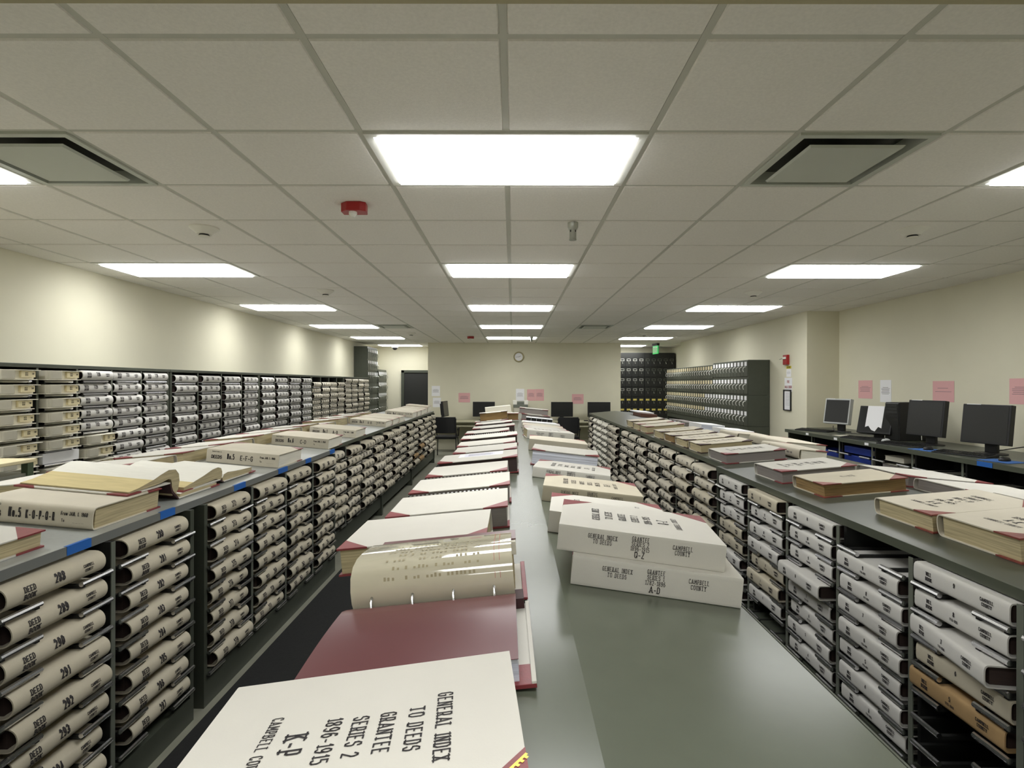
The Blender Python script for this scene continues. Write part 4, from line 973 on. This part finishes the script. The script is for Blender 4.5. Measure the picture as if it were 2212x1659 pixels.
bx(-.19, -.09, -.21, .18, .40, .50).build('paper_tray', 'white_plastic', t, bevel=.006); bx(.09, .19, -.21, .18, .40, .50).build('paper_tray', 'white_plastic', t, bevel=.006); bx(-.09, .09, -.2, .18, .40, .47).build('feeder', 'cabinet_post', t, bevel=.006)
def chair(label, x, y, yaw):
    t = thing('task_chair', label, 'chair', (x, y, 0), 'black chairs', yaw)
    q = MB(); n = 8
    for sgn in (0,):
        o1 = [(-.23 + .46 * i / n, -.22 - .03 * math.sin(math.pi * i / n)) for i in range(n + 1)]
        q.prism(o1 + [(a, b + .025) for a, b in o1[::-1]], .56, .93, 'z')
    q.build('backrest', 'black_plastic', t, bevel=.01)
    bx(-.24, .24, -.19, .26, .42, .49).build('seat', 'black_plastic', t, bevel=.02)
    for sx in (-1, 1):
        MB().tube([(sx * .235, -.24, .9), (sx * .24, -.25, .5), (sx * .25, -.26, 0)], .012, 8).build('leg', 'black_plastic', t, smooth=True)
        MB().tube([(sx * .235, .22, .43), (sx * .25, .26, 0)], .012, 8).build('leg', 'black_plastic', t, smooth=True)
        MB().tube([(sx * .25, -.2, .5), (sx * .27, -.18, .66), (sx * .27, .15, .67), (sx * .25, .2, .46)], .013, 8).build('armrest', 'black_plastic', t, smooth=True)
chair('black chair at the end of left counter by back wall', -1.53, 12.45, 0)
chair('black chair in front of the right desk by back wall', 1.27, 12.5, 0)
o = MB().box(-.13, .13, -.09, .09, 0, .04).box(-.1, .1, -.06, .05, .04, .06).build('telephone', 'black_plastic', bevel=.008); o.location = (.62, 13.45, .775); tag(o, 'black desk telephone right of the printer', 'telephone')
o = bx(-.2, .2, -.07, .07, 0, .02).build('keyboard', 'black_plastic', bevel=.004); o.location = (1.95, 13.25, .775); tag(o, 'black keyboard on the right desk of back wall', 'keyboard')

# ------------------------------------------------------------------ right wall: signs
XR = X2
def rw(px, py): d = X2 * FPX / (px - 1104.5); return d, CAMZ - (py - 829) / FPX * d
y, z = rw(1697, 776)
t = thing('fire_pull_station', 'red fire alarm pull station with white handle on right wall', 'fire alarm', (X2, y, z))
bx(-.045, 0, -.06, .06, -.075, .075).build('housing', 'red_plastic', t, bevel=.005); bx(-.058, -.045, -.045, .045, .01, .045).build('handle', 'white_plastic', t, bevel=.004)
MB().tube([(-.03, .06, .02), (-.06, .10, .015), (-.06, .13, .01)], .005, 6).build('pin', 'galvanized', t)
y, z = rw(1700, 800)
b = MB()
paper('small white notice with yellow caution strip under the pull station', 'paper_white', y, z - .03, .14, .12, ('x', X2), 4, ink='ink_soft')
o = bx(-.003, 0, -.07, .07, -.02, .02); text(o, 'CAUTION', .022, .55, .2, lambda u, v: (-.0035, -u, -.011 + v), m=1); o = o.build('caution_label', ['yellow_label', 'ink']); o.location = (X2, y, z + .055)
tag(o, 'yellow and black caution label below the fire pull station', 'label')
y, z = rw(1699, 830); paper('white sign with red words above the framed certificate', 'paper_white', y, z, .225, .215, ('x', X2), 0, name='sign', ink='ink_red', head=(('FIRE', .03, .035), ('WALK DOOR', -.05, .035)))
y, z = rw(1698, 863)
t = thing('framed_certificate', 'black framed certificate on the right wall', 'picture frame', (X2, y, z))
for a in ((-.11, .11, -.16, -.145), (-.11, .11, .145, .16), (-.11, -.095, -.145, .145), (.095, .11, -.145, .145)): bx(-.02, 0, *a).build('frame', 'black_plastic', t)
b = bx(-.006, -.001, -.095, .095, -.145, .145, 0)
for i in range(9): b.box(-.0065, -.006, -.06, .06, .1 - .022 * i, .103 - .022 * i, 1)
b.build('sheet', ['paper_white', 'ink_soft'], t)
def rw2(px, py): d = X1 * FPX / (px - 1104.5); return d, CAMZ - (py - 829) / FPX * d
for lab, m_, a, b_, c_, d_, ln in (('pink notice above the silver-framed monitor, right wall', 'paper_pink', 1850, 1880, 820, 859, 5), ('white notice right of the first pink one, right wall', 'paper_white', 1897, 1921, 819, 867, 7), ('pink notice above the third monitor, right wall', 'paper_pink', 2010, 2056, 821, 866, 2), ('pink notice at the right edge, above the fourth monitor', 'paper_pink', 2175, 2226, 815, 871, 5)):
    y0, z1 = rw2(a, c_); y1, _ = rw2(b_, c_); ym, zm = rw2((a + b_) / 2, (c_ + d_) / 2)
    paper(lab, m_, ym, zm, abs(y0 - y1), (d_ - c_) / FPX * ym, ('x', X1), ln)
t = thing('wall_outlet', 'grey double power outlet on the right wall', 'outlet', (X1, 5.83, 1.354))
bx(-.006, 0, -.037, .037, -.06, .06).build('plate', 'cabinet_post', t, bevel=.002)
for z in (-.025, .025): MB().lathe([(.016, -.012), (.018, -.006)], (0, 0, z), 16, axis='x').build('socket', 'white_plastic', t)

# ------------------------------------------------------------------ computer counter on the right
PZ = 1.075; PF = 3.79
P_Y = [3.4, 3.97, 4.54, 5.11, 5.68, 6.25, 6.83, 7.42]
PROWS = [.955, .86, .765, .67]
cabinet('computer_counter_cabinet', 'dark grey open-shelf cabinet under the computers, right wall', PF, -1, .40, P_Y, PZ - .035, .12, PROWS, .075, None, roller=2)
t = thing('countertop', 'dark green worktop carrying the computers along right wall', 'countertop', (4.2, 5.4, PZ))
bx(3.76, X2 - .01, 3.2, 7.44, PZ - .034, PZ).build('slab', 'counter_dark', t, world=True, bevel=.002)
bx(X2 - .01, X1 - .002, 3.2, 7.69, PZ - .034, PZ).build('slab', 'counter_dark', t, world=True, bevel=.002)
bx(3.755, 3.76, 3.2, 7.44, PZ - .04, PZ + .001).build('edge_band', 'edge_green', t, world=True)
for y in (6.87, 6.27, 5.72): bx(3.752, 3.7555, y - .03, y + .03, PZ - .03, PZ - .004).build('label_tag', 'paper_white', t, world=True)
bx(3.752, 3.7555, 4.22, 4.36, PZ - .038, PZ + .001).build('tape_strip', 'tape_blue', t, world=True)
# things on its shelves
bi = 0
for c_, lst in ((5, (1,)), (4, (0, 1))):
    for r in lst:
        y0, y1 = P_Y[c_], P_Y[c_ + 1]; z = PROWS[r] - .0375
        t = thing('blue_binder', 'blue binder in the computer counter, %s' % ('left single one', 'right column upper one', 'right column lower one')[bi], 'binder', (PF + .02, (y0 + y1) / 2, z), 'blue binders'); bi += 1
        bx(0, .3, -.23, .23, 0, .074).build('cover', 'binder_blue', t, bevel=.006); bx(.01, .29, -.232, -.2295, .01, .064).build('page_block', 'pages_white', t)
k = 0
names = ('shelf nearest the blue binders, upper', 'shelf nearest the blue binders, lower', 'middle shelf column', 'shelf column nearest the camera, upper', 'shelf column nearest the camera, lower')
for c_, r, L, hh, pg in ((3, 0, .26, .05, 'pages_white'), (3, 1, .34, .062, 'pages_grey'), (2, 1, .38, .07, 'pages_grey'), (1, 1, .34, .05, 'pages_white'), (1, 2, .34, .05, 'pages_grey')):
    y0, y1 = P_Y[c_], P_Y[c_ + 1]; z = PROWS[r] - .0375
    t = thing('paper_stack_book', 'grey unbound volume on the ' + names[k], 'book', (PF + .03, (y0 + y1) / 2, z), 'unbound volumes in the computer counter'); k += 1
    bx(0, .28, -L / 2, L / 2, .003, hh - .003).build('page_block', pg, t); q = bx(-.006, .284, -L / 2 - .005, L / 2 + .005, 0, .003); q.box(-.006, .284, -L / 2 - .005, L / 2 + .005, hh - .003, hh); q.build('cover', 'box_grey', t)
monitor('silver-framed monitor nearest the wall corner', 4.22, 7.0, PZ, math.radians(-70), .36, .33, .10, .16, 'silver_plastic')
monitor('black monitor with a white sheet taped over its screen', 4.12, 6.12, PZ, math.radians(-62), .36, .32, .05, .28, sticker=False)
m3 = monitor('third black monitor, left of the power outlet', 4.22, 5.50, PZ, math.radians(-77), .38, .365, .09, .12)
monitor('fourth black monitor, nearest the camera with two white strips', 4.20, 4.78, PZ, math.radians(-74), .385, .35, .09, .12)
t = thing('taped_sheet', 'white sheet with torn lower edge hanging on the black monitor', 'paper', (4.12, 6.12, PZ), rotz=math.radians(-62))
c, s = math.cos(-.28), math.sin(-.28); zc = .05 + .16
pts = [(-.09, .325), (.085, .325), (.085, .07), (.05, .085), (.02, .03), (-.02, .045), (-.055, .09), (-.09, .075)]
b = MB().prism([(a, p) for a, p in pts], 0, .0012, 'z')
b.v = [(a, (-.0235 - d) * c - ((p + .045) - zc) * s, zc + (-.0235 - d) * s + ((p + .045) - zc) * c) for a, p, d in b.v]; b.build('sheet', 'paper_white', t)
t = thing('computer_tower', 'black desktop computer tower behind the paper-covered monitor', 'computer', (4.40, 5.98, PZ), rotz=math.radians(-80))
bx(-.09, .09, -.22, .2, 0, .42).build('case', 'black_plastic', t, bevel=.006); bx(-.085, .085, -.23, -.219, .01, .41).build('front_panel', 'screen', t, bevel=.004)
for i in range(3): bx(-.07, .07, -.233, -.229, .3 + .035 * i, .325 + .035 * i).build('drive_bay', 'cabinet_dark', t)
for lab, x, y, yaw in (('black keyboard before the silver-framed monitor', 3.98, 7.12, -62), ('black keyboard before the paper-covered monitor', 3.93, 6.05, -70), ('black keyboard before the third monitor', 3.94, 5.45, -72), ('black keyboard before the fourth monitor', 3.95, 4.72, -72)):
    t = thing('keyboard', lab, 'keyboard', (x, y, PZ), 'black keyboards', math.radians(yaw))
    MB().prism([(-.08, 0), (.08, 0), (.08, .026), (-.08, .012)], -.22, .22, 'x').build('case', 'black_plastic', t, bevel=.003)
    q = MB()
    for r in range(5):
        for i in range(15): a = -.205 + i * .0275; bb = -.068 + r * .027; z = .012 + (bb + .08) / .16 * .014; q.box(a, a + .023, bb, bb + .022, z, z + .006)
    q.build('keys', 'screen', t)
for lab, x, y in (('dark mouse beside the paper-covered monitor keyboard', 4.0, 5.78), ('dark mouse beside the third monitor keyboard', 3.9, 5.06), ('dark mouse on the blue pad near fourth monitor', 3.95, 4.33)):
    t = thing('mouse', lab, 'mouse', (x, y, PZ + .004), 'computer mice', math.radians(-75))
    MB().lathe([(.032, 0), (.034, .01), (.026, .026), (.008, .034)], (0, 0, 0), 18).build('shell', 'silver_plastic' if y > 5.5 else 'black_plastic', t, smooth=True).scale = (.9, 1.6, 1)
    MB().cyl((0, -.03, .026), (0, -.018, .032), .006, 8).build('wheel', 'cabinet_dark', t)
for lab, m_, x, y in (('grey mouse pad beside the paper-covered monitor', 'box_grey', 3.98, 6.42), ('blue mouse pad near the third monitor', 'pad_blue', 3.9, 5.06), ('blue mouse pad near the fourth monitor', 'pad_blue', 3.93, 4.33)):
    o = bx(-.1, .1, -.12, .12, 0, .004).build('mouse_pad', m_, bevel=.001); o.location = (x, y, PZ); o.rotation_euler = (0, 0, .2); tag(o, lab, 'mouse pad', 'mouse pads')
o = bx(-.1, .1, -.14, .14, 0, .055).build('label_printer', 'black_plastic', bevel=.01); o.location = (4.22, 4.2, PZ); tag(o, 'low black device at the right edge of computer counter', 'device')
for lab, pts in (('black cable looping behind the fourth monitor', [(4.35, 4.85, PZ + .02), (4.5, 4.6, PZ + .10), (4.58, 4.4, PZ + .12), (4.6, 4.2, PZ + .05), (4.5, 4.0, PZ + .008)]),
                 ('pale cable looped against the wall behind third monitor', [(4.45, 5.75, PZ + .01), (4.5, 5.72, PZ + .14), (4.5, 5.82, PZ + .2), (4.48, 5.9, PZ + .12), (4.46, 5.88, PZ + .01)]),
                 ('thin grey cable arching above the paper-covered monitor', [(4.3, 6.45, PZ + .05), (4.5, 6.5, PZ + .25), (4.6, 6.45, PZ + .33), (4.6, 6.35, PZ + .2), (4.5, 6.3, PZ + .01)]),
                 ('black cable lying below the silver-framed monitor', [(4.15, 6.98, PZ + .08), (4.12, 6.9, PZ + .03), (4.2, 6.75, PZ + .008), (4.3, 6.6, PZ + .008), (4.4, 6.4, PZ + .01)])):
    n = len(pts); sm = []
    for k in range(n - 1):
        p0, p1, p2, p3 = (Vector(pts[max(0, min(n - 1, k + d))]) for d in (-1, 0, 1, 2))
        for f in (0, .2, .4, .6, .8): sm.append(.5 * ((2 * p1) + (p2 - p0) * f + (2 * p0 - 5 * p1 + 4 * p2 - p3) * f * f + (3 * p1 - p0 - 3 * p2 + p3) * f ** 3))
    tag(MB().tube(sm + [pts[-1]], .0045, 6).build('cable', 'white_plastic' if 'pale' in lab else 'black_plastic', smooth=True), lab, 'cable')

# ------------------------------------------------------------------ metal cart in the left aisle
t = thing('metal_cart', 'green metal stand with pale top at the left edge of frame', 'cart', (-3.17, 3.1, 0))
bx(-3.38, -2.95, 2.75, 3.33, 1.20, 1.222).build('top', 'card_tan', t, world=True, bevel=.004)
bx(-3.36, -2.97, 2.77, 3.31, 1.12, 1.14).build('shelf_tray', 'galvanized', t, world=True)
bx(-3.36, -2.97, 2.77, 3.31, .35, .37).build('shelf_tray', 'galvanized', t, world=True)
for x in (-3.37, -3.0):
    for y in (2.76, 3.28): bx(x, x + .04, y, y + .04, 0, 1.2).build('leg', 'green_paint', t, world=True)
